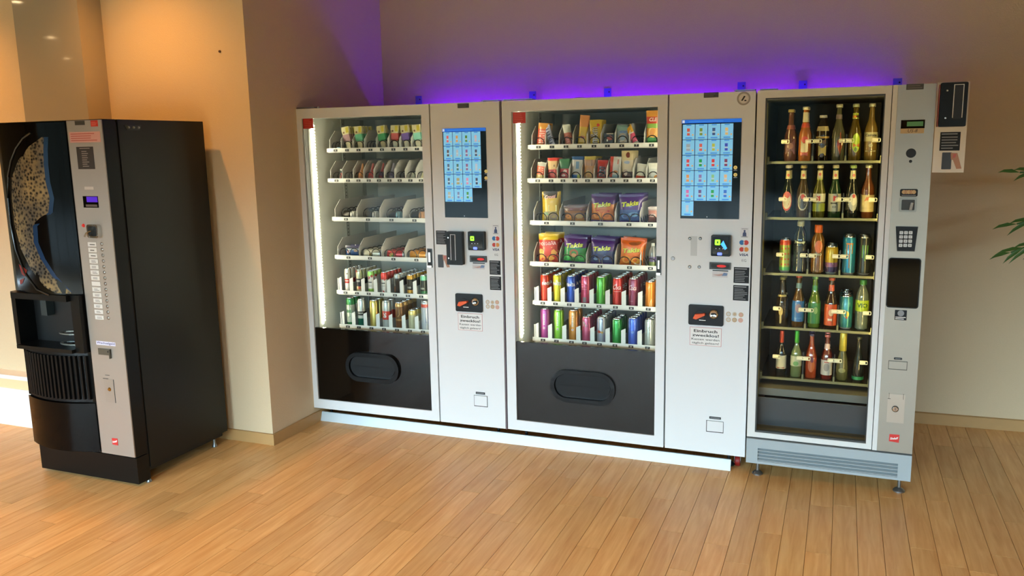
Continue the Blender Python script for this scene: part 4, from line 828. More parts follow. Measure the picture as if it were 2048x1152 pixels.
PX[id(T1[4])] = [(693,), (716,), (740,), (767,), (792,), (818,), (844,)]; PX[id(T1[5])] = [(698,), (722,), (744,), (769,), (795,), (821,), (848,)]
PX[id(T2[4])] = [(1088,), (1116,), (1143,), (1173,), (1199,), (1233,), (1265,), (1297,)]; PX[id(T2[5])] = [(1090,), (1118,), (1148,), (1175,), (1199,), (1230,), (1265,), (1297,)]
t4, t5 = T1[4], T1[5]
can(F1, t4, 0, 536.5, .0205, [(0, .22, '#d8d4cc'), (.22, .42, '#e0dcd6'), (.42, .62, '#b8322c'), (.62, 1, '#cfccc2')], 'slim white can with a red belt in the snack machine by the pillar', 4, [('r', '#e0d4ce', -.012, .013, .49, .53), ('c', '#8a7a6a', .006, .80, .006)])
can(F1, t4, 1, 539, .0205, [(0, .3, '#cdb98c'), (.3, .68, '#1c1a20'), (.68, 1, '#b8b494')], 'slim can with red and cream top over a black belt', 5, [('p', '#b8302c', [(-.018, .66), (.004, .66), (-.006, .98), (-.020, .98)]), ('r', '#b9b4ac', -.010, .012, .5, .58), ('r', '#c4563a', .0, .016, .2, .32)])
can(F1, t4, 2, 541, .0205, [(0, .22, '#8bb85a'), (.22, .86, '#d9d8d2'), (.86, 1, '#8cc45a')], 'slim white can with light green ends and a cherry print', 3, [('c', '#a82c24', -.006, .72, .010), ('c', '#a02a24', .014, .78, .008), ('r', '#3a3c3a', -.012, .013, .50, .545), ('r', '#b7b4ae', -.010, .012, .34, .40)])
can(F1, t4, 3, 543.5, .0205, [(0, .25, '#d8d6d0'), (.25, .74, '#d8d6d0'), (.74, 1, '#c8342c')], 'slim white can with a red top and red berry print', 5, [('c', '#c03028', -.004, .13, .013), ('c', '#a82820', .010, .70, .009), ('r', '#40423f', -.012, .013, .50, .545), ('r', '#b7b4ae', -.010, .012, .38, .43)])
can(F1, t4, 4, 548, .0215, [(0, .9, '#241e1c'), (.9, 1, '#9a9c9a')], 'short black can with a dull brown print and silver rim', 6, [('p', '#8c8880', [(-.012, .45), (-.004, .45), (-.006, .85), (-.012, .82)]), ('r', '#7a4a30', -.014, -.004, .2, .42)])
can(F1, t4, 5, 549, .0215, [(0, .1, '#8a8a84'), (.1, .28, '#c8932c'), (.28, .88, '#24221c'), (.88, 1, '#b8902c')], 'short black can with amber bands at both ends', 5, [('p', '#a8a698', [(-.015, .56), (.015, .50), (.015, .72), (-.015, .80)]), ('r', '#cf9a30', -.010, .012, .86, .96), ('r', '#8a8a80', -.013, .013, .38, .46)])
can(F1, t4, 6, 550, .0215, [(0, .12, '#9a9c98'), (.12, .26, '#2a6a40'), (.26, .85, '#2a2c26'), (.85, 1, '#6aa884')], 'short dark can with green bands at both ends', 5, [('p', '#8e9088', [(-.015, .52), (.015, .48), (.015, .70), (-.015, .78)]), ('r', '#84867e', -.013, .013, .36, .44)])
can(F1, t5, 0, 594.5, .0285, [(0, .06, '#b8beb4'), (.06, .14, '#2c6a3c'), (.14, .82, '#b9c2b2'), (.82, 1, '#2f7a40')], 'pale green tall beer can with dark green ends and an oval emblem', 2, [('c', '#4a6a4c', 0, .56, .020, .040), ('c', '#b9c6b2', 0, .56, .017, .036), ('r', '#3f7a4a', -.022, .022, .50, .60)])
can(F1, t5, 1, 597, .0265, [(0, .32, '#0f5440'), (.32, .44, '#c2c4be'), (.44, .60, '#1c201e'), (.60, 1, '#bcbfba')], 'silver and dark green beer can with a red chevron', 1, [('p', '#b42c26', [(-.026, .68), (-.012, .84), (.022, .66), (.020, .60), (-.010, .74), (-.026, .60)]), ('p', '#a8302a', [(-.020, .44), (.020, .44), (.0, .30)]), ('r', '#8a8c86', -.018, .020, .49, .54)])
can(F1, t5, 2, 599, .0285, [(0, 1, '#c0aa5a')], 'gold tall beer can with a brown slanted script', 2, [('p', '#7a6030', [(-.026, .56), (.022, .66), (.022, .60), (-.026, .50)]), ('p', '#8a6e38', [(-.024, .46), (.020, .54), (.020, .50), (-.024, .42)])], metal=.7)
can(F1, t5, 3, 600.5, .0285, [(0, .34, '#b8b9b4'), (.34, .68, '#c0392f'), (.68, 1, '#b9bab6')], 'silver tall beer can with a red block and a white letter', 2, [('t', '#dcd9d2', 'S', .51, .034, dict(bold=.05))])
can(F1, t5, 4, 604, .0265, [(0, .34, '#6a4226'), (.34, .42, '#a87c48'), (.42, .92, '#6f5032'), (.92, 1, '#b08a50')], 'bronze brown beer can with a framed shield', 4, [('p', '#a8834c', [(-.012, .78), (.012, .78), (.012, .56), (0, .48), (-.012, .56)]), ('p', '#5a3c22', [(-.007, .75), (.007, .75), (.007, .58), (0, .52), (-.007, .58)])], metal=.6)
can(F1, t5, 5, 619, .0265, [(0, .06, '#b7b39a'), (.06, .85, '#c2bf9c'), (.85, 1, '#c8b468')], 'short cream and gold can standing low in its lane', 2, [('p', '#8a8464', [(-.020, .40), (.020, .52), (.020, .49), (-.020, .37)])])
can(F1, t5, 6, 601, .0265, [(0, .2, '#c0c4c8'), (.2, .85, '#b8c0c8'), (.85, .97, '#c85848'), (.97, 1, '#b4b8b8')], 'silver and blue beer can with a red neck band', 1, [('p', '#34448a', [(.004, .84), (.022, .84), (.026, .30), (.012, .30)]), ('p', '#5c6a94', [(-.024, .16), (.024, .20), (.024, .42), (-.024, .36)]), ('p', '#d5d8dc', [(-.018, .24), (.018, .27), (.018, .31), (-.018, .28)])])
u4, u5 = T2[4], T2[5]
FT = lambda c: [('p', '#1d2f86', [(-.022, .58), (.024, .60), (.022, .80), (-.018, .80)]), ('t', '#e8e6ea', 'FANTA', .70, .017, dict(bold=.05, wd=.052, shear=.1))]
can(F2, u4, 0, 548, .0265, [(0, 1, '#c8361c')], 'orange-red slim can with a dark blue logo patch', 5, FT(0), rot=34)
can(F2, u4, 1, 548.4, .0265, [(0, 1, '#c3b31e')], 'yellow slim can with a dark blue logo patch', 5, FT(0), rot=6)
can(F2, u4, 2, 550.8, .0265, [(0, 1, '#2748a0')], 'royal blue slim can with white lettering over a lime stroke', 5, FT(0) + [('p', '#a8c060', [(-.020, .48), (.018, .50), (.020, .58), (-.018, .56)])], rot=4)
can(F2, u4, 3, 550.5, .0265, [(0, 1, '#b03a58')], 'raspberry pink slim can showing its small print', 4, [('r', '#7a6a70', -.010, .010, .13, .30), ('r', '#c87e90', -.018, .016, .70, .73), ('r', '#c87e90', -.018, .014, .62, .645), ('r', '#c27688', -.018, .016, .55, .575)])
can(F2, u4, 4, 552.5, .0265, [(0, 1, '#4b9c30')], 'grass green slim can turned plain side out', 3, [('p', '#3a58a0', [(-.028, .56), (-.022, .56), (-.020, .72), (-.028, .70)])])
can(F2, u4, 5, 555, .0265, [(0, 1, '#b8241c')], 'red cola can with white script beside the maroon cans', 5, [('t', '#e6dcd8', 'Coca', .70, .026, dict(bold=.01, shear=.35, wd=.044)), ('r', '#d8a49c', -.020, .022, .545, .56)], rot=6)
can(F2, u4, 6, 556, .0265, [(0, 1, '#7c2c46')], 'maroon cherry cola can with pale script', 5, [('t', '#d9c6c8', 'Coca', .70, .026, dict(bold=.01, shear=.35, wd=.044)), ('r', '#b07a88', -.018, .004, .25, .265)], rot=2)
can(F2, u4, 7, 562, .0265, [(0, 1, '#d07a16')], 'orange slim can at the end of the shelf by the door frame', 3, [('p', '#e0c48a', [(.002, .10), (.016, .10), (.014, .42), (.006, .30)])])
AL = lambda: [('r', '#ddd8d8', -.004, .006, .50 + .05 * k, .535 + .05 * k) for k in range(7)] + [ ('c', '#d8c8d0', .001, .40, .006), ('c', '#7a4a5a', .001, .40, .003)]
can(F2, u5, 0, 616, .0280, [(0, 1, '#a8488e')], 'tall magenta can with upright white lettering', 1, AL())
can(F2, u5, 1, 618, .0285, [(0, 1, '#7ab838')], 'tall lime green can with upright white lettering', 1, AL())
can(F2, u5, 2, 619, .0285, [(0, 1, '#c08038')], 'tall apricot orange can with upright white lettering', 2, AL())
can(F2, u5, 3, 632.5, .0260, [(0, 1, '#b4506e')], 'short pink can with a silver wedge', 5, [('p', '#b9b8b0', [(-.016, .84), (-.004, .80), (.012, .70), (.002, .62), (-.016, .64)])])
can(F2, u5, 4, 633.5, .0260, [(0, 1, '#9a9ca4')], 'short silver and blue can with a red and gold emblem', 5, [('p', '#4248a4', [(-.018, .50), (.012, .55), (.012, .94), (-.020, .94)]), ('p', '#443a86', [(-.004, .08), (.022, .08), (.020, .46), (.000, .40)]), ('c', '#b04830', -.008, .48, .010, .008), ('c', '#c89a58', .008, .46, .008, .006)])
can(F2, u5, 5, 636.5, .0260, [(0, 1, '#2f8f3e')], 'short green can with a silver wedge at the top', 3, [('p', '#a8b0a4', [(-.020, .68), (.014, .80), (.014, .95), (-.022, .95)])])
can(F2, u5, 6, 635, .0260, [(0, 1, '#3a58b4')], 'short blue can with a silver wedge at the top', 5, [('p', '#b4bab8', [(-.020, .66), (.014, .78), (.014, .95), (-.022, .95)]), ('c', '#6a8ac8', .003, .52, .008)])
can(F2, u5, 7, 638, .0260, [(0, 1, '#aeb2aa')], 'short plain silver-white can', 4, [('p', '#7c807a', [(-.004, .58), (.008, .62), (.010, .78), (.002, .74)])])
# ------------------------------------------------------------------ bags and bars
def bulge(w_, h, t, seal, X, Z):
    u = min(1, max(-1, 2 * X / w_)); v = (Z - seal) / max(h - 2 * seal, 1e-4)
    if v <= 0 or v >= 1: return .0006
    return .0006 + t * (max(0, 1 - abs(u) ** 2.6)) ** .6 * (max(0, math.sin(math.pi * v))) ** .45
def bag(name, cat, label, F, x, y, z, w_, h, t, cols, pat, seal=.012, n=1, dy=.03, roll=0., lean=0., yaw=0., texts=(), group=None, dz=0., shapes=()):
    nx, nz = 10, 16; v = []; f = []; ms = []; N = nx + 1
    zs = [0, seal] + [seal + (h - 2 * seal) * i / (nz - 2) for i in range(1, nz - 2)] + [h - seal, h]; K = len(zs)
    for s in (-1, 1):
        for k in range(K):
            for i in range(N):
                X = w_ * (i / nx - .5); Zz = zs[k]
                ww = 1 - .07 * math.sin(math.pi * min(1, max(0, (Zz - seal) / (h - 2 * seal))))
                v.append((X * ww, s * bulge(w_, h, t, seal, X, Zz), Zz))
    mats = [pmat(c) for c in cols]; b = MB()
    for s in (0, 1):
        for k in range(K - 1):
            for i in range(nx):
                a = s * K * N + k * N + i; q = (a, a + 1, a + N + 1, a + N); q = q if s == 0 else q[::-1]
                f.append(q); ms.append(pat((i + .5) / nx, ((zs[k] + zs[k + 1]) / 2) / h))
    b.v = v; b.f = f; b.m = ms
    rt = (lean, roll, F.a + yaw); root = b.build(name, mats, None, F.w(x, y, z), smooth=True, rot=rt); tag(root, label, cat, group or (name.replace('_', ' ') + ' lane: ' + label[:32]))
    fn = lambda e: (lambda X, Z: (X, -bulge(w_, h, t, seal, X, Z) - e, Z))
    if texts:
        b = MB(); dm = []
        for (s, c, cx, cz, hh, kw) in texts:
            m = pmat(c)
            if m not in dm: dm.append(m)
            kw = dict(kw); hv = hh * h
            if kw.get('rot') == 90: hv = .60 * w_; kw['wd'] = min(hh * 1.6, .62) * h; cz = max(cz, .42)
            b.text(s, cx * w_, cz * h, 0, h=hv, m=dm.index(m), fn=fn(.0012 + .0003 * len(dm)), **kw)
        kid(root, b.build('lettering', dm, None))
    if shapes:
        b = MB(); dm = []
        for j, (c, P) in enumerate(shapes):
            m = pmat(c)
            if m not in dm: dm.append(m)
            b.add([fn(.0008 + .0001 * j)(a * w_, q * h) for a, q in P], [tuple(range(len(P)))], dm.index(m))
        kid(root, b.build('artwork', dm, None))
    for i in range(1, n): copy_tree(root, F.w(x + random.uniform(-.003, .003), y + i * dy, z + dz * i), (lean + random.uniform(-.03, .03), roll + random.uniform(-.04, .04), F.a + yaw))
    return root
def blob(cx, cz, rx, rz, n=9, j=.18):
    rr = random.Random(int((cx + 3) * 997 + (cz + 2) * 131)); return [(cx + rx * math.cos(2*math.pi*i/n) * (1 + rr.uniform(-j, j)), cz + rz * math.sin(2*math.pi*i/n) * (1 + rr.uniform(-j, j))) for i in range(n)]
def lane(T, i): return T['xs'][i], T['y'] + T['p'] / 2, T['z'] + .005
def hz(F, T, u, v): return F.px(u, v, T['y'] + .02)[1] - T['z']
# chip bags of the middle machine
A, B_ = T2[2], T2[3]
TK = dict(bold=.035, shear=.22, rot=8)
def takis(F, T, i, label, cols, top, body, edge, w_, h, n, blobs, txtz=.62, txt='#c8cc3c', roll=0., yaw=0., dy=.05):
    x, y, z = lane(T, i)
    w_ = min(w_, T['edges'][i + 1] - T['edges'][i] - .008); roll = max(-.05, min(.05, roll))
    bag('chip_bag', 'chip bag', label, F, x, y, z, w_, h, .021, cols, lambda u, v: (0 if (v > top or v < edge) else 1), n=n, dy=dy, roll=roll, yaw=yaw,
        texts=(('Takis', '#3a3414', .012, txtz - .008, .155, dict(TK, wd=w_ * .74)), ('Takis', txt, 0, txtz, .155, dict(TK, wd=w_ * .72))), shapes=blobs, group='crisp bags in double spirals')
takis(F2, A, 2, 'purple bag with orange rolled chips, on the upper chip tray', ['#431c63', '#b86a1c'], .70, 0, .15, .128, .155, 4, [('#d89038', blob(-.2, .32, .2, .12)), ('#d87a28', blob(.2, .3, .2, .14)), ('#b83a20', blob(.05, .45, .3, .05)), ('#d8c8c8', [(-.42, .07), (-.05, .07), (-.05, .10), (-.42, .10)])], .66, roll=.03)
takis(F2, A, 3, 'purple bag with blue rolled chips, on the upper chip tray beside a pink pack', ['#40196a', '#2f4a86'], .48, 0, .13, .132, .155, 4, [('#4a78b8', blob(-.2, .3, .2, .1)), ('#6a98c8', blob(.15, .35, .2, .08)), ('#3a5a9a', blob(.1, .22, .3, .08)), ('#c8b8d8', [(-.42, .06), (-.0, .06), (-.0, .09), (-.42, .09)])], .70)
takis(F2, B_, 1, 'purple and green chip bag on the lower chip tray', ['#451c66', '#1f7a3c'], .60, 0, .12, .130, .155, 3, [('#8a5a3a', blob(-.02, .42, .2, .14)), ('#b08a60', blob(.0, .36, .1, .08)), ('#2fa850', blob(-.32, .25, .14, .1)), ('#34a04c', blob(.3, .3, .16, .12))], .70, roll=.05)
takis(F2, B_, 2, 'purple bag with navy blue chips, on the lower chip tray', ['#3f1c68', '#2a3c6c'], .56, 0, .12, .130, .150, 3, [('#3a5c94', blob(-.05, .35, .3, .1)), ('#5a7cb0', blob(.2, .3, .14, .06)), ('#7a9cc0', blob(-.25, .25, .1, .05))], .64, roll=.10)
takis(F2, B_, 3, 'orange chip bag with yellow lettering, on the lower chip tray', ['#c8581a', '#cf6a1c'], .75, 0, .1, .140, .152, 2, [('#7a3c18', blob(.1, .82, .25, .06)), ('#8a4a20', blob(.28, .86, .1, .05)), ('#d8983c', blob(-.2, .28, .2, .12)), ('#e0a040', blob(.2, .25, .2, .1)), ('#d8d0c0', [(.15, .12), (.45, .10), (.45, .17), (.15, .18)])], .60, roll=.08)
x, y, z = lane(B_, 0)
bag('chip_bag', 'chip bag', 'red and yellow chip bag with a pale yellow seal, at the end of its tray', F2, x, y, z, .112, .165, .021, ['#c8a81c', '#b4342a'], lambda u, v: 0 if v > .82 else 1, n=3, dy=.05, group='crisp bags in double spirals',
    texts=(('POM-B\u00c4R', '#f0dcd8', 0, .70, .12, dict(bold=.05, rot=5, wd=.096)), ('POM-B\u00c4R', '#b83430', 0, .70, .10, dict(bold=.01, rot=5, wd=.088))),
    shapes=(('#d8a83c', [(-.2, .53), (.25, .56), (.25, .58), (-.2, .55)]), ('#d8b060', blob(-.3, .42, .14, .1)), ('#d89a50', blob(.3, .40, .14, .1)), ('#d8a04c', blob(-.3, .22, .14, .12)), ('#d09848', blob(.12, .22, .2, .08)), ('#cf9c50', blob(.1, .06, .12, .05))))
x, y, z = lane(A, 0)
bag('snack_bag', 'snack bag', 'yellow and dark snack bag with a script logo and yellow side seams', F2, x + .012, y, z, .098, .168, .014, ['#2c2420', '#b89a2c', '#8a7c4c'], lambda u, v: 1 if (u < .1 or u > .9) else (0 if v > .78 else (1 if v > .36 else 2)), n=2, dy=.05, group='crisp bags in double spirals',
    texts=(('Crosti', '#d8a8a0', 0, .84, .12, dict(bold=.03, shear=.3, rot=6, wd=.062)),), shapes=(('#c8c478', [(-.1, .38), (.38, .38), (.38, .58), (-.1, .58)]), ('#6a8a5a', [(-.36, .26), (-.06, .26), (-.14, .35), (-.32, .35)]), ('#7a6a58', blob(.2, .2, .22, .1))))
x, y, z = lane(A, 1)
bag('snack_bag', 'snack bag', 'low brown and orange snack pack slumped between two dividers', F2, x, y, z, .118, .095, .018, ['#8a5a2c', '#b87428', '#6a4a40'], lambda u, v: 2 if v > .72 else (1 if v < .3 else 0), n=3, dy=.05, group='crisp bags in double spirals',
    shapes=(('#b08a30', [(.12, .06), (.46, .06), (.46, .22), (.12, .25)]), ('#c88038', blob(-.25, .4, .16, .12)), ('#a88440', blob(.25, .42, .16, .14)), ('#8a6a80', [(-.2, .78), (.35, .78), (.4, .84), (-.2, .84)])))
x, y, z = lane(A, 4)
bag('snack_bag', 'snack bag', 'brown and pink pack half hidden by the door frame', F2, x + .006, y, z, .055, .092, .016, ['#5a2e24', '#b07a70', '#c8b8b0'], lambda u, v: 0 if v < .45 else (2 if v > .8 else 1), n=2, dy=.05, shapes=(('#d8cfc8', blob(0, .55, .25, .08)),))
x, y, z = lane(B_, 4)
b = MB(); b.lathe([(0, 0), (.022, .002), (.022, .035), (.022, .06), (.020, .09), (.010, .115), (.010, .13), (0, .131)], 16, [0, 0, 1, 2, 2, 3, 3])
tag(b.build('small_bottle', [pmat('#5a6a2c'), pmat('#4a3a6a'), mat('#6a6e70', .1, coat=1.), pmat('#b8bab8')], None, F2.w(x + .004, y, z), smooth=True), 'small clear bottle with a violet band, wedged at the tray end', 'bottle')
def strokes(c, n, x0, x1, z0, z1):          # unreadable print: a row of slanted strokes
    p = (z1 - z0) / n
    return [(c, [(x0, z0 + p * k + .1 * p), (x1, z0 + p * k + .32 * p), (x1, z0 + p * k + .72 * p), (x0, z0 + p * k + .5 * p)]) for k in range(n)]
# bars of the middle machine, upper tray
A = T2[0]
def bar(T, i, F, label, w_, h, cols, pat, texts=(), shapes=(), roll=0., n=1, dy=.034, t=.007, dx=0., name='snack_bar', cat='snack bar', dz=0.):
    x, y, z = lane(T, i); w_ = min(w_ * 1.32, T['edges'][i + 1] - T['edges'][i] - .008); h *= 1.16; ld = abs(math.sin(roll)) * w_ / 2
    return bag(name, cat, label, F, x + dx, y, z + ld + dz, w_, h, t, cols, pat, seal=.008, n=n, dy=dy, roll=roll, texts=texts, shapes=shapes, group='packs in single spirals')
bar(A, 0, F2, 'orange and red chew bar, in the lane next to the white strip light', .040, .108, ['#c8882c', '#c05038'], lambda u, v: 0 if (v > .75 or v < .1) else 1, (), strokes('#d8b0a0', 6, -.3, .3, .14, .72), roll=.12, n=3, dx=.004)
bar(A, 1, F2, 'white bar with blue letters, tilted in front of dark wrappers', .026, .100, ['#b8bcd8', '#5a2c26'], lambda u, v: 0, (), strokes('#4a5078', 6, -.25, .25, .12, .88), roll=-.30, n=1, dx=-.006)
bar(A, 2, F2, 'salmon pink bar with a white twisted end', .026, .100, ['#c87868', '#d8dcd0'], lambda u, v: 1 if v > .6 else 0, (), strokes('#a85048', 4, -.2, .25, .12, .52), roll=-.16, n=2, dx=.006)
bar(A, 3, F2, 'yellow bar with an orange wrapper end', .036, .138, ['#cfae30', '#d08a44'], lambda u, v: 1 if v > .62 else 0, (), (('#c07838', blob(0, .3, .3, .05)),), roll=.10, n=2, dx=.004)
bar(A, 4, F2, 'tall yellow pack with large dark letters running upwards', .050, .118, ['#c8a824'], lambda u, v: 0, (('m&m', '#3a2a1c', -.12, .42, .40, dict(bold=.04, rot=90)), ('m&m', '#d8d4c8', -.13, .43, .36, dict(bold=.0, rot=90))), (('#b83a24', blob(.2, .80, .12, .06)),), n=3, dx=.002)
x, y, z = lane(A, 5); b = MB(); b.box(-.026, .026, -.012, .012, 0, .066, 0); r_ = tag(b.build('snack_box', pmat('#2a1a16'), None, F2.w(x + .002, y, z), rot=(0, 0, F2.a)), 'small dark brown box with a red flame print and white top line', 'box')
b = MB(); b.poly(blob(.006, .042, .016, .012), -.0124, 0); b.quad(-.012, -.004, .026, .036, -.0124, 1); b.quad(-.012, .024, .062, .067, -.0126, 1); b.build('print', [pmat('#a8402c'), pmat('#d8cfc0')], r_)
bar(A, 6, F2, 'silver blue foil pack with a round portrait and red foot', .055, .092, ['#8a98a8', '#8c2a2c', '#7a9a94'], lambda u, v: 1 if v < .12 else (2 if v > .75 else 0), (), (('#a8927e', blob(0, .42, .3, .2)), ('#c8c4c0', blob(0, .22, .3, .06)), ('#5a7aa8', blob(.05, .68, .3, .06))), n=2, t=.010)
bar(A, 7, F2, 'tilted pink tube pack with a yellow cap end', .026, .092, ['#d0486c', '#d8d0d0', '#cf9c1c'], lambda u, v: 2 if v > .62 else (1 if v > .54 else (0 if v > .12 else 1)), (), (), roll=-.42, n=1, dx=-.010, t=.010)
bar(A, 8, F2, 'orange and green snack bag with a red name banner', .068, .150, ['#cf8a24', '#b83820', '#7aa03c', '#2c7a34'], lambda u, v: 0 if v > .84 else (1 if v > .66 else (2 if v > .5 else (0 if v > .22 else 3))), (('CLE', '#e8d0c0', .05, .745, .11, dict(bold=.04, shear=.2, wd=.040)),), (('#d8a850', blob(.0, .38, .32, .16)),), n=2, t=.012)
# bars, second tray
A = T2[1]
bar(A, 0, F2, 'cream and red wafer pack leaning over, first of the second tray', .036, .082, ['#c8b478', '#c0563c', '#b8b8b0'], lambda u, v: 0 if v < .32 else (1 if v < .8 else 2), (), strokes('#d8b098', 3, -.3, .3, .4, .76), roll=.16, n=2)
bar(A, 1, F2, 'red foil pack with a cream text panel', .042, .105, ['#9a2420', '#c8a878', '#c83a2c'], lambda u, v: 2 if v > .86 else (1 if v > .5 else 0), (), (('#c84c38', blob(.22, .3, .12, .26)), ('#6a5a48', blob(.2, .66, .05, .06))), n=3)
bar(A, 2, F2, 'green topped red pack with a dark foot', .042, .100, ['#a03038', '#3a6a4a', '#3a1c18'], lambda u, v: 2 if v < .12 else (1 if v > .58 else 0), (), (('#c8a8a0', blob(.1, .45, .2, .08)), ('#d8b8b0', blob(-.1, .25, .2, .06))), n=3)
bar(A, 3, F2, 'blue topped white pack with a blue and lime foot', .044, .108, ['#b8b8b8', '#2f568a', '#2c68b8'], lambda u, v: 1 if v > .86 else (2 if v < .28 else 0), (), (('#a8b450', blob(.2, .18, .18, .1)), ('#6a8ab0', [(-.1, .5), (.2, .5), (.2, .8), (-.1, .8)])), roll=.05, n=4)
bar(A, 4, F2, 'tan and caramel biscuit pack with a striped top', .044, .108, ['#b8844c', '#a88068', '#b8a850'], lambda u, v: 2 if v > .90 else (1 if v > .62 else 0), (), (('#c8a050', blob(-.05, .28, .28, .18)), ('#c8b8a8', [(.1, .62), (.16, .62), (.16, .86), (.1, .86)]), ('#5a4038', [(.2, .62), (.26, .62), (.26, .86), (.2, .86)])), roll=.04, n=5)
bar(A, 5, F2, 'red bar with dark letters on a white field', .040, .090, ['#a82820', '#c83a2c'], lambda u, v: 1 if v < .22 else 0, (('NXI', '#2a1c24', .04, .45, .30, dict(bold=.05, rot=90)),), (('#c8c0c4', [(-.28, .24), (.38, .24), (.38, .56), (-.2, .56)]),), roll=.06, n=5)
bar(A, 6, F2, 'red and white milk chocolate pack with a blue foot', .044, .105, ['#c8c8c4', '#b83420', '#98b8c8'], lambda u, v: 1 if u < .3 and v > .1 else (2 if v < .28 else 0), (), (('#d09050', blob(.1, .38, .2, .06)), ('#a85040', [(.2, .7), (.28, .7), (.28, .9), (.2, .9)])), roll=.08, n=4)
bar(A, 7, F2, 'tall cream and chocolate brown pack rising above its neighbours', .048, .132, ['#4c231c', '#c8bca4', '#c8b88c'], lambda u, v: 0 if v < .34 else (1 if v < .72 else 2), (), (('#6a2a1e', blob(.05, .86, .18, .10)), ('#98a8c8', blob(.0, .62, .25, .05)), ('#a89080', blob(-.15, .28, .2, .1))), n=4)
bar(A, 8, F2, 'white pack with a red foot in the lane beside the last lane', .042, .072, ['#c8c8b4', '#b8402c', '#c8c8c0'], lambda u, v: 1 if v < .26 else (0 if v < .62 else 2), (), (('#8a8a70', blob(0, .5, .3, .03)),), roll=.12, n=1)
bar(A, 9, F2, 'white pack with an orange corner, half behind the door frame', .044, .078, ['#c8ccc8', '#d8d8d0'], lambda u, v: 0 if v < .66 else 1, (), (('#c88038', blob(.22, .2, .2, .12)),), n=1)
# left machine, upper trays
A = T1[0]
def paddle(T, i, label, band, n, roll, dx=0.):
    x, y, z = lane(T, i); h = .122; b = MB()
    def ring4(w0, t0, zz, cx=0): return [(cx - w0/2, -t0, zz), (cx + w0/2, -t0, zz), (cx + w0/2, t0, zz), (cx - w0/2, t0, zz)]
    L_ = [[(a * 1.4, c, e * 1.12) for a, c, e in q] for q in (ring4(.016, .005, 0), ring4(.022, .007, .045), ring4(.034, .010, .052), ring4(.030, .011, .082), ring4(.036, .009, .100), ring4(.034, .006, h))]; ms = [0, 1, 1, 2, 2]
    for k in range(5):
        o = L_[k] + L_[k + 1]; b.add(o, [(0, 1, 5, 4), (1, 2, 6, 5), (2, 3, 7, 6), (3, 0, 4, 7)] + ([(3, 2, 1, 0)] if k == 0 else []) + ([(4, 5, 6, 7)] if k == 4 else []), ms[k])
    r_ = b.build('wrapped_lolly', [pmat('#cfcaa8'), pmat(band), pmat('#d6d0a0')], None, F1.w(x + dx, y, z + .002), rot=(0, roll, F1.a)); tag(r_, label, 'lolly', 'wrapped lollies on the top tray')
    q = MB(); q.poly(ring(-.011, .104, .006, n=8), -.0112, 0); q.add([(.003, -.0106, .101), (.021, -.0102, .101), (.021, -.0075, .132), (.003, -.0075, .132)], [(0, 1, 2, 3)], 1); kid(r_, q.build('print', [pmat('#7a5a38'), pmat('#c8b83c')], None))
    for k in range(1, n): copy_tree(r_, F1.w(x + dx + .001 * k, y + .034 * k, z + .002), (0, roll + random.uniform(-.05, .05), F1.a))
paddle(A, 1, 'wrapped lolly with a mauve band and cream stick', '#a8868c', 3, -.16)
paddle(A, 2, 'wrapped lolly with a mint green band in the fullest lane', '#62b088', 4, -.08)
paddle(A, 4, 'wrapped lolly with a bright green band beside the empty spiral', '#3f9c58', 2, -.14)
paddle(A, 5, 'wrapped lolly with a coral red band, standing upright', '#c85040', 2, 0)
paddle(A, 6, 'wrapped lolly with a violet band', '#6a4a98', 2, -.12)
paddle(A, 7, 'wrapped lolly with a pale turquoise band next to the door frame', '#86c8b0', 1, -.10)
x, y, z = lane(A, 0); bag('sweet_pack', 'sweet', 'small bright blue sweet lying at the foot of an empty spiral', F1, x + .006, y, z, .028, .020, .008, ['#3a8cc0'], lambda u, v: 0, seal=.003)
A = T1[1]
x, y, z = lane(A, 0); b = MB(); b.lathe([(0, 0), (.012, 0), (.012, .04), (.012, .058), (.012, .066), (.0, .066)], 14, [1, 1, 0, 2, 2])
r_ = tag(b.build('lighter_tube', [pmat('#1c2620'), pmat('#141a18'), pmat('#d0d0cc')], None, F1.w(x + .008, y, z + .003), rot=(0, .18, F1.a), smooth=True), 'dark tube with a white cap and red stripe, leaning in its lane', 'tube')
q = MB(); decal_rect(q, .0123, .001, .010, .015, .045, 0); q.build('stripe', pmat('#b83428'), r_)
def squeeze(i, label, c0, c1, n):
    x, y, z = lane(A, i); b = MB(); b.lathe([(0, 0), (.017, .001), (.0195, .008), (.0195, .034), (.014, .050), (.0085, .064), (.0062, .092), (.004, .098), (0, .098)], 16, [0, 0, 0, 0, 1, 1, 1, 1])
    r_ = b.build('squeeze_bottle', [mat(c0, .3, 0., .4), mat(c1, .3, 0., .4)], None, F1.w(x - .004, y, z + .003), rot=(-.04, .16, F1.a), smooth=True); tag(r_, label, 'bottle', 'tapered squeeze bottles on the second tray')
    q = MB(); decal_rect(q, .0198, -.008, .012, .014, .026, 0); kid(r_, q.build('print', mat(c1, .4), None))
    for k in range(1, n): copy_tree(r_, F1.w(x - .004, y + .045 * k, z + .003))
squeeze(2, 'amber orange tapered squeeze bottle', '#b87a40', '#a0683c', 3)
squeeze(3, 'bright red tapered squeeze bottle', '#b8342a', '#90302a', 3)
squeeze(4, 'dark purple tapered squeeze bottle with a red tip', '#4a2c48', '#7a2c30', 2)
squeeze(5, 'grey violet tapered squeeze bottle', '#584c68', '#8a8494', 2)
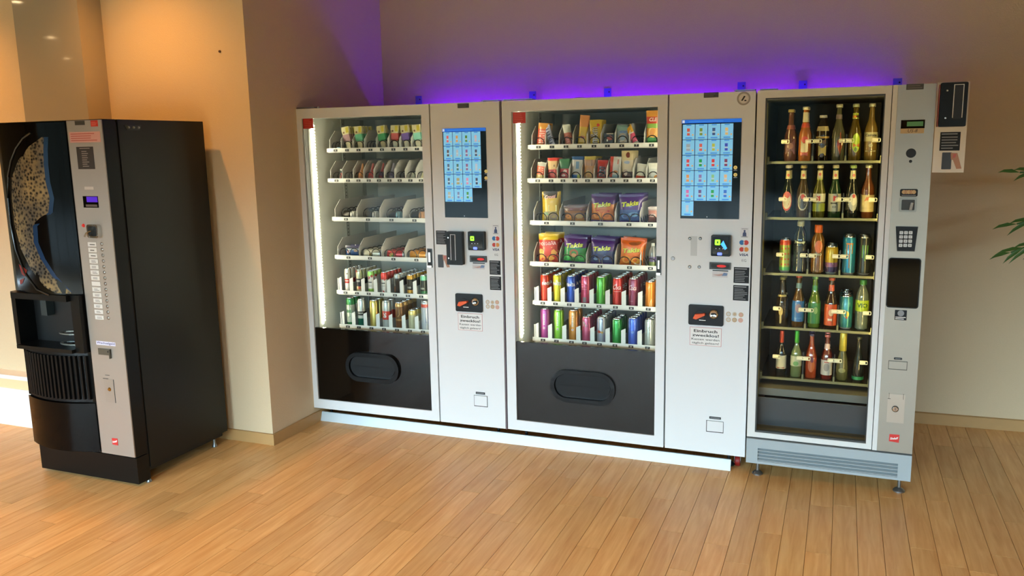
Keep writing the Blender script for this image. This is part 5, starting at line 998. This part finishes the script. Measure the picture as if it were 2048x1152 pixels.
for i, lb in ((7, 'cream wedge pack with a brown foot, beside an empty spiral'), (8, 'cream wedge pack with a violet foot, cut by the door frame')):
    x, y, z = lane(A, i); b = MB(); b.add([(-.018, -.010, .0), (.016, -.010, 0), (.016, .014, 0), (-.018, .014, 0), (-.017, -.010, .010), (.016, -.010, .010), (.016, .014, .010), (-.017, .014, .010), (-.002, -.009, .046), (.012, -.009, .046), (.012, .012, .046), (-.002, .012, .046)],
        [(0, 1, 5, 4), (1, 2, 6, 5), (2, 3, 7, 6), (3, 0, 4, 7), (3, 2, 1, 0)], 1); o_ = 0
    b.add(b.v[4:12], [(0, 1, 5, 4), (1, 2, 6, 5), (2, 3, 7, 6), (3, 0, 4, 7), (4, 5, 6, 7)], 0)
    tag(b.build('wedge_pack', [pmat('#c8bf98'), pmat('#6a4438' if i == 7 else '#5a4468')], None, F1.w(x, y, z), rot=(0, 0, F1.a)), lb, 'pack')
A = T1[2]
for i, (c, lb) in enumerate((('#d6d4cc', 'dark tin flask lying by the white side wall, white lid'), ('#cfccc4', 'dark tin flask with a white lid, between two dividers'), ('#9ac0c8', 'dark tin flask with a light blue lid'), ('#c89870', 'dark tin flask with a peach lid, by the door frame'))):
    x, y, z = lane(A, i); b = MB(); b.lathe([(0, -.040), (.024, -.038), (.026, -.034), (.026, .006), (.020, .010)], 16, 0, 0, 0, 0, 'x'); r_ = b.build('tin_flask', mat('#2c2824', .3, .3, name='dark_tin'), None, F1.w(x + .008, y, z + .0265), rot=(0, 0, F1.a), smooth=True); tag(r_, lb, 'flask', 'tin flasks lying in spirals')
    kid(r_, MB().lathe([(.020, .010), (.024, .011), (.024, .032), (.022, .034), (0, .034)], 16, 0, 0, 0, 0, 'x').build('lid', pmat(c), None, smooth=True)); copy_tree(r_, F1.w(x + .008, y + .058, z + .0265))
A = T1[3]
x, y, z = lane(A, 0); bag('candy_bag', 'candy bag', 'blue and violet candy bag behind a double spiral', F1, x + .006, y, z, .098, .070, .018, ['#3a5a8c', '#2c2850', '#98a8b8'], lambda u, v: 1 if v > .8 or v < .1 else (2 if v > .66 else 0), n=2, dy=.058, shapes=(('#b0483c', blob(-.22, .5, .08, .14)), ('#d0c8c4', blob(-.2, .68, .04, .05)), ('#a89078', blob(.3, .6, .12, .1))))
def lying(i, label, base, bands, decs):
    x, y, z = lane(A, i); r = .0265; b = MB(); ms = []; mats = []
    prof = [(0, -.058), (r * .85, -.057), (r, -.050)]
    b.lathe(prof + [(r, .050), (r * .85, .057), (0, .058)], 18, [1, 1, 0, 1, 1], 0, 0, 0, 'x'); r_ = b.build('lying_can', [mat(base, .28, .35, .3), ALU], None, F1.w(x, y, z + r), rot=(0, 0, F1.a), smooth=True); tag(r_, label, 'can', 'cans lying across double spirals: ' + label[:24])
    q = MB(); dm = []
    for c, P in decs:
        m = pmat(c)
        if m not in dm: dm.append(m)
        q.add([(a, -(r + .0004) * math.cos(zz / r), (r + .0004) * math.sin(zz / r)) for a, zz in P], [tuple(range(len(P)))], dm.index(m))
    kid(r_, q.build('print', dm, None))
    for k in (1, 2): copy_tree(r_, F1.w(x, y + k * .058, z + r))
lying(1, 'white can with a yellow flower print lying on its side', '#c8c4b0', (), (('#b8963c', blob(-.002, -.004, .012, .010)), ('#6a7a4a', blob(.002, -.012, .006, .006)), ('#b87a50', [(.030, -.016), (.050, -.010), (.050, -.018)]), ('#a8a490', [(-.046, -.008), (-.024, -.008), (-.024, .010), (-.046, .010)])))
lying(2, 'crimson can with a yellow and green print lying on its side', '#b03038', (), (('#b8a850', blob(-.018, -.002, .018, .012)), ('#5a8a3c', blob(-.014, -.006, .008, .006)), ('#d88a90', [(.020, -.012), (.024, -.012), (.024, .014), (.020, .014)])))
lying(3, 'orange can lying on its side by the door frame', '#c8842c', (), (('#d8a050', [(-.03, .006), (.02, .006), (.02, .010), (-.03, .010)]),))
# ------------------------------------------------------------------ bottles
def gm(h): return mat(h, .07, 0., .6, name='bottle_glass')
PROF = dict(
    longneck=[(0, 0), (.9, .0), (1, .015), (1, .50), (.97, .56), (.74, .65), (.48, .72), (.42, .80), (.36, .94), (.42, .945), (.42, .965)],
    slim=[(0, 0), (.92, 0), (1, .015), (1, .44), (.92, .52), (.66, .62), (.46, .72), (.40, .84), (.38, .94), (.44, .945), (.44, .965)],
    stubby=[(0, 0), (.92, 0), (1, .02), (1, .56), (.94, .66), (.70, .80), (.48, .88), (.44, .93), (.50, .935), (.50, .955)],
    pet=[(0, 0), (.75, 0), (1, .03), (.96, .10), (1, .20), (.97, .30), (1, .40), (1, .60), (.90, .72), (.55, .84), (.40, .88), (.40, .91), (.46, .915), (.46, .92)],
    juice=[(0, 0), (.8, 0), (1, .03), (1, .40), (.94, .48), (1, .56), (.96, .70), (.66, .80), (.52, .83), (.52, .86)],
    wine=[(0, 0), (.9, 0), (1, .015), (1, .44), (.90, .54), (.55, .64), (.36, .70), (.33, .90), (.33, .97)],
    flute=[(0, 0), (.8, 0), (1, .03), (1, .26), (.86, .42), (.55, .60), (.40, .72), (.36, .90), (.36, .97)])
def bottle(row, i, vtop, kind, r, glass, label, cap, capz=(.945, 1.), labels=(), decs=(), n=2, name='bottle', cat='bottle', neck=None):
    T = T3[row]; x = T['xs'][i]; z = T['z']; y = .236 + r; us = ROWS3[row][2]
    h = F3.px(us[i], vtop, y)[1] - z; P = [(a * r, c * h) for a, c in PROF[kind]]
    root = MB().lathe(P, 18).build(name, gm(glass), None, F3.w(x, y, z), smooth=True, rot=(0, 0, F3.a)); tag(root, label, cat, 'bottle lane: ' + label[:36])
    def rad(f):
        for (a, c), (a2, c2) in zip(PROF[kind], PROF[kind][1:]):
            if c <= f <= c2 and c2 > c: return r * (a + (a2 - a) * (f - c) / (c2 - c))
        return r * PROF[kind][-1][0]
    rc = max(rad(capz[0]), rad(.95)) * 1.12 + .0006
    kid(root, MB().lathe([(rc * .96, capz[0] * h), (rc, capz[0] * h + .001), (rc, h * .985), (rc * .9, h * capz[1]), (0, h * capz[1])], 14).build('cap', mat(cap, .3, .3), None, smooth=True))
    for f0, f1, c, nm in labels:
        k = 5; kid(root, MB().lathe([(rad(f0 + (f1 - f0) * j / k) + .0007, (f0 + (f1 - f0) * j / k) * h) for j in range(k + 1)], 18).build(nm, pmat(c), None, smooth=True))
    if decs:
        b = MB(); dm = []
        for j, d in enumerate(decs):
            m = pmat(d[1])
            if m not in dm: dm.append(m)
            m = dm.index(m)
            fz = lambda X, Z, e=.0011 + .0002 * j: ((rad(Z / h) + e) * math.sin(X / max(rad(Z / h), .004)), -(rad(Z / h) + e) * math.cos(X / max(rad(Z / h), .004)), Z)
            if d[0] == 't': b.text(d[2], d[5] if len(d) > 5 else 0, d[3] * h, 0, h=d[4] * h, m=m, bold=.04, fn=fz)
            else:
                Q = d[2]; n0 = len(Q); cx = sum(a for a, _ in Q) / n0; cz = sum(c for _, c in Q) / n0; v = [fz(cx * r, cz * h)]
                for t_ in (.5, 1.): v += [fz((cx + (a - cx) * t_) * r, (cz + (c - cz) * t_) * h) for a, c in Q]
                f = [(0, 1 + q, 1 + (q + 1) % n0) for q in range(n0)] + [(1 + q, 1 + n0 + q, 1 + n0 + (q + 1) % n0, 1 + (q + 1) % n0) for q in range(n0)]
                b.add(v, f, m)
        kid(root, b.build('label_print', dm, None, smooth=True))
    for k in range(1, n): copy_tree(root, F3.w(x + random.uniform(-.002, .002), y + k * (2 * r + .006), z))
    return root
def el(cx, cz, rx, rz, n=14): return [(cx + rx * math.cos(2*math.pi*i/n), cz + rz * math.sin(2*math.pi*i/n)) for i in range(n)]
r0 = .0285
# top row
bottle(0, 0, 219, 'slim', r0, '#5a3420', 'rose-brown mixed drink bottle at the left end of the top shelf', '#a89858', labels=((.62, .70, '#8a4a3c', 'neck_label'),), decs=(('p', '#6a3a34', [(-.7, .14), (.8, .14), (.8, .44), (-.7, .44)]), ('p', '#8a6050', el(.05, .30, .5, .06))))
bottle(0, 1, 213.6, 'slim', r0, '#9c5a18', 'orange lemonade bottle with a white collar and red spot', '#c8c0a0', labels=((.72, .90, '#c9c3a4', 'collar'), (.62, .70, '#b8482c', 'neck_label')), decs=(('p', '#c8c09c', [(-.6, .10), (.55, .10), (.55, .40), (-.6, .40)]), ('p', '#b84028', el(0, .40, .55, .06)), ('p', '#b04a2c', [(-.6, .10), (.55, .10), (.55, .18), (-.6, .18)])))
bottle(0, 2, 230.5, 'stubby', r0, '#140d08', 'short black bottle with a cream neck label and gold band', '#c8c4b8', labels=((.66, .76, '#b8ac84', 'neck_label'), (.50, .54, '#b09038', 'gold_band')), decs=(('p', '#a89850', [(-.55, .12), (.65, .12), (.65, .34), (-.55, .34)]), ('p', '#5a4430', [(-.5, .36), (.6, .36), (.6, .48), (-.5, .48)])))
bottle(0, 3, 208.6, 'slim', r0, '#4a4a38', 'clear grey bottle with an orange diamond label', '#b8b49c', labels=((.74, .82, '#6a5a60', 'neck_label'),), decs=(('p', '#b85a28', [(.35, .52), (.85, .32), (.35, .10), (-.15, .30)]), ('p', '#8a2c1c', [(-.1, .26), (.7, .26), (.7, .36), (-.1, .36)])))
bottle(0, 4, 207.8, 'slim', r0, '#4a3c10', 'brown bottle with a lime green label and orange collar', '#9aa078', labels=((.74, .84, '#9aa830', 'collar'), (.76, .80, '#c0601c', 'collar_band')), decs=(('p', '#93b020', el(.25, .32, .62, .17)), ('p', '#b86a1c', [(-.2, .24), (.8, .24), (.8, .31), (-.2, .31)]), ('p', '#4a6a14', el(.25, .20, .25, .04))))
bottle(0, 5, 207, 'longneck', r0, '#6a5628', 'pale amber longneck with a white lettered label', '#b8b49c', labels=((.34, .50, '#b6b08c', 'label'),), decs=(('t', '#3a3c34', 'Corona', .45, .05), ('p', '#a8a480', [(-.8, .16), (.8, .16), (.8, .18), (-.8, .18)]), ('p', '#a09c7c', el(0, .27, .3, .03))))
# second row
NK = lambda c='#c0b88c': (.74, .90, c, 'neck_sleeve')
bottle(1, 0, 330.5, 'slim', .0275, '#141c14', 'dark beer bottle with a white oval label edged in red', '#c8c4b0', labels=(NK(),), decs=(('p', '#b84a34', el(-.1, .31, .85, .19)), ('p', '#c4bea4', el(-.1, .31, .72, .15)), ('p', '#b8482c', el(-.05, .42, .4, .05)), ('p', '#b85a40', el(0, .81, .2, .03))))
bottle(1, 1, 330.5, 'slim', .0275, '#3a2c10', 'brown beer bottle with a black oval label and red crest', '#9a8a50', labels=(NK(),), decs=(('p', '#a8a48c', el(.05, .30, .85, .17)), ('p', '#26261e', el(.05, .30, .72, .14)), ('p', '#a83c28', el(.05, .40, .32, .05)), ('p', '#b85a40', el(0, .81, .2, .03))))
bottle(1, 2, 330.5, 'slim', .0275, '#4a4a18', 'green beer bottle with a white and lime label', '#c0b890', labels=(NK(), (.72, .77, '#8aa01c', 'lime_ring'), (.30, .46, '#bcbca8', 'label'), (.12, .27, '#7a8820', 'lower_label')), decs=(('p', '#a8301f', [(-.35, .32), (.2, .32), (.2, .42), (-.35, .42)]), ('p', '#b85a40', el(0, .83, .2, .03))))
bottle(1, 3, 330.5, 'slim', .0275, '#16341e', 'deep green beer bottle with a grey label and red square', '#c0b890', labels=(NK(), (.12, .46, '#9a9a88', 'label')), decs=(('p', '#a8301f', [(-.2, .32), (.35, .32), (.35, .42), (-.2, .42)]), ('p', '#2c3428', [(-.6, .26), (.4, .26), (.4, .30), (-.6, .30)]), ('t', '#3a4038', 'ICE', .21, .035), ('p', '#b85a40', el(0, .81, .2, .03))))
bottle(1, 4, 330.5, 'slim', .0275, '#141a18', 'black green beer bottle with a silver oval label', '#9ab060', labels=(NK(),), decs=(('p', '#9a9a90', el(.2, .30, .72, .17)), ('p', '#c0bcae', el(.25, .34, .5, .10)), ('p', '#b04030', el(.25, .42, .25, .04)), ('p', '#b85a40', el(.1, .81, .2, .03))))
bottle(1, 5, 330, 'longneck', r0, '#5a3018', 'amber longneck with a square cream label and red tree print', '#c0bc98', labels=((.12, .44, '#bfae78', 'label'),), decs=(('p', '#b86a3c', [(-.5, .32), (-.2, .40), (.2, .40), (.55, .32), (.1, .34)]), ('p', '#7a5a34', [(-.7, .19), (.7, .19), (.7, .195), (-.7, .195)])))
def can3(row, i, vtop, r, bands, label, decals=None, n=2):
    T = T3[row]; TT = dict(xs=T['xs'], z=T['z'], y=.232); PX[id(TT)] = [(u,) for u in ROWS3[row][2]]
    return can(F3, TT, i, vtop, r, bands, label, n, decals)
# third row
can3(2, 0, 478, .0265, [(0, .12, '#4a9a5a'), (.12, .9, '#8a9a4a'), (.9, 1, '#b04434')], 'green drink can with a red dotted grid', [('r', '#b0402c', s - .004, s + .004, f, f + .05) for s in (-.014, .003, .018) for f in (.22, .38, .54, .70)])
bottle(2, 1, 442, 'pet', .0300, '#1c2834', 'dark blue sports drink bottle with a clear shoulder', '#9a9a84', capz=(.905, 1.), labels=((.42, .54, '#141c28', 'label'),), decs=(('t', '#9aa090', 'Power', .60, .06),))
bottle(2, 2, 449.5, 'juice', .0300, '#6a4416', 'orange juice bottle with an orange cap', '#c05a24', capz=(.84, 1.), decs=(('p', '#b85c28', el(.15, .56, .6, .13)), ('t', '#9a9480', 'ZERO', .40, .05)), n=1)
can3(2, 3, 492, .0290, [(0, .22, '#2c1c48'), (.22, .42, '#7a4c70'), (.42, 1, '#a88a1c')], 'yellow and purple drink can with a pink wave', [('p', '#b0a0a8', [(-.024, .30), (.006, .42), (.010, .34), (-.020, .20)])], 3)
can3(2, 4, 473, .0285, [(0, 1, '#126a88')], 'turquoise energy drink can with orange claw marks', [('r', '#a86a2c', s - .002, s + .002, f0, .82) for s, f0 in ((-.010, .50), (.002, .18), (.014, .56))] + [('r', '#a86a2c', -.014, .018, .80, .84)], 3)
can3(2, 5, 474, .0285, [(0, 1, '#232722')], 'black energy drink can with dim green claw marks', [('r', '#4a7a34', s - .0025, s + .0025, f0, .80) for s, f0 in ((-.010, .46), (.001, .38), (.012, .50))], 3)
# fourth row
bottle(3, 0, 553.7, 'slim', .0280, '#241c10', 'dark bottle with a bright gold-lit label at the shelf end', '#6a6a44', labels=((.60, .64, '#a89a68', 'collar'),), decs=(('p', '#b09c60', el(-.1, .30, .35, .09)), ('p', '#9a8c5c', [(-.25, .05), (.05, .05), (.05, .24), (-.25, .24)])))
bottle(3, 1, 549, 'slim', .0280, '#4a3214', 'amber bottle with a bright blue label and red cap', '#a83c28', labels=((.10, .50, '#1f5a9a', 'label'), (.74, .84, '#5a7a80', 'neck_label')), decs=(('p', '#7a6a7a', el(.1, .36, .5, .09)), ('p', '#3a7ab8', [(-.5, .16), (.6, .16), (.6, .18), (-.5, .18)])))
bottle(3, 2, 552, 'slim', .0280, '#4a6420', 'light green bottle with a dark green label', '#4a7a4a', labels=((.08, .48, '#1f6a34', 'label'), (.72, .82, '#2c7a3c', 'neck_label')), decs=(('p', '#7aa068', el(.25, .34, .35, .07)),))
bottle(3, 3, 555, 'slim', .0280, '#2c1810', 'brown bottle with a bright orange label and red collar', '#a84a30', labels=((.06, .48, '#b8481c', 'label'), (.74, .86, '#b8482c', 'collar')), decs=(('p', '#c8a888', el(.1, .32, .4, .07)), ('p', '#d0b89c', [(-.4, .15), (.3, .15), (.3, .20), (-.4, .20)])))
can3(3, 4, 591, .0295, [(0, 1, '#1f6a6c')], 'teal ice tea can with a yellow fruit', [('c', '#b0901c', .002, .46, .013, .016), ('p', '#7ab0a0', [(-.018, .72), (.018, .70), (.016, .82), (-.016, .84)]), ('c', '#a04028', .004, .36, .005)], 4)
bottle(3, 5, 559, 'pet', .0300, '#5a6458', 'clear water bottle with a lime label and green cap', '#2c6a34', capz=(.90, 1.), labels=((.38, .60, '#9ab028', 'label'),), decs=(('t', '#1c4a24', 'VIO', .50, .09),), n=1)
# fifth row
bottle(4, 0, 661, 'wine', .0240, '#14181a', 'small black wine bottle with a red capsule and pale label', '#a83c28', capz=(.74, 1.), labels=((.16, .46, '#b8b4a0', 'label'),), decs=(('p', '#8a3a30', [(-.7, .17), (.7, .17), (.7, .20), (-.7, .20)]),), n=1)
bottle(4, 1, 661, 'wine', .0260, '#5a6a48', 'small clear green wine bottle with a green capsule', '#3a9a34', capz=(.74, 1.), labels=((.24, .46, '#9aa08c', 'label'),), decs=(('p', '#5a8a5a', el(0, .3, .5, .05)),), n=1)
bottle(4, 2, 666.6, 'slim', .0260, '#8a3418', 'orange red spritz bottle with a dark purple cap', '#2c2444', decs=(('p', '#a8562c', el(.1, .30, .6, .16)), ('p', '#6a2c44', el(.2, .42, .3, .06))))
bottle(4, 3, 669, 'slim', .0255, '#5a1c18', 'dark red bottle with a white printed label and pink cap', '#b0605a', labels=((.10, .44, '#b4aea4', 'label'), (.68, .80, '#b89a94', 'neck_label')), decs=(('p', '#8a8480', el(0, .28, .55, .09)), ('p', '#9a3a38', [(-.4, .38), (.4, .38), (.4, .41), (-.4, .41)])))
bottle(4, 4, 665, 'flute', .0275, '#4a4a2c', 'sparkling wine bottle with a yellow foil neck', '#b0a03c', capz=(.62, 1.), decs=(('p', '#7a784c', el(0, .22, .6, .05)),), n=1)
bottle(4, 5, 673, 'flute', .0260, '#1e2420', 'dark clear bottle with a thin neck and green foot', '#4a4a34', labels=((.05, .12, '#2c7a4a', 'foot_band'),), n=1)
# ------------------------------------------------------------------ palm
PALM = empty('potted_palm', (4.42, .28, 0), 0, 'potted palm with long narrow green fronds beside the back wall', 'plant')
MB().lathe([(0, 0), (.15, 0), (.19, .30), (.20, .32), (.18, .32), (.17, .28), (0, .28)], 24).build('pot', mat('#4a4038', .6), PALM, smooth=True)
LEAF = mat('#2f5a22', .45, var=.25, name='palm_leaf', scale=9.)
MB().tube([(0, 0, .28), (.01, 0, .8), (0, .02, 1.2)], .022, 8).build('trunk', mat('#5a4a30', .8, bump=.4), PALM, smooth=True)
def frond(tip, base, n=11, spread=1., seed=0):
    rr = random.Random(seed); bV = Vector(base); tV = Vector(tip); side = (tV - bV).cross(Vector((0, .9, .45))).normalized(); ln = (tV - bV).length
    stem = [bV.lerp(tV, k / 8) + Vector((0, 0, .10 * math.sin(math.pi * k / 8))) for k in range(9)]
    st_ = MB().tube(stem, .004, 5).build('frond', LEAF, PALM)
    for k in range(n):
        f = .42 + .58 * k / (n - 1)
        i = f * 8; a = stem[min(8, int(i))].lerp(stem[min(8, int(i) + 1)], i - int(i)); d = (stem[8] - stem[6]).normalized()
        for s in (-1, 1):
            if k == n - 1 and s == 1: continue
            L_ = (.17 - .07 * f) * rr.uniform(.85, 1.15) * spread; ax = (d * (.62 + .5 * f) + side * s * (1.05 - .75 * f)).normalized(); nb = ax.cross(Vector((0, 1, .2))).normalized()
            wv = .0085; p0 = a; p1 = a + ax * L_ * .4; p2 = a + ax * L_ * .75 + Vector((0, 0, -.006)); p3 = a + ax * L_ + Vector((0, 0, -.018)); up_ = Vector((0, -.003, .002))
            v = [p0, p1 + nb * wv, p1 - nb * wv, p1 + up_, p2 + nb * wv * .7, p2 - nb * wv * .7, p2 + up_, p3]
            MB().add(v, [(0, 3, 1), (0, 2, 3), (1, 3, 6, 4), (3, 2, 5, 6), (4, 6, 7), (6, 5, 7)]).build('leaflet', LEAF, st_)
def pw(u, v, y): r = CM.to_3x3() @ Vector(((u - 1024) / FPX, -(v - 576) / FPX, -1)); p = Vector(CAM) + r * ((y - CAM[1]) / r.y); return p - Vector((4.42, .28, 0))
frond(pw(2022, 505, .10), (0, .0, 1.18), 11, 1.05, 1); frond(pw(2034, 448, .12), (0, .01, 1.2), 9, .9, 2); frond(pw(2040, 345, .15), (0, .01, 1.2), 9, .9, 3)
for a, e, s in ((.3, 1.9, 4), (-.3, 1.85, 5), (.45, 1.6, 6), (.0, 2.0, 7)): frond((a, -.15 + .3 * (s % 2), e), (0, 0, 1.2), 9, 1.1, s)
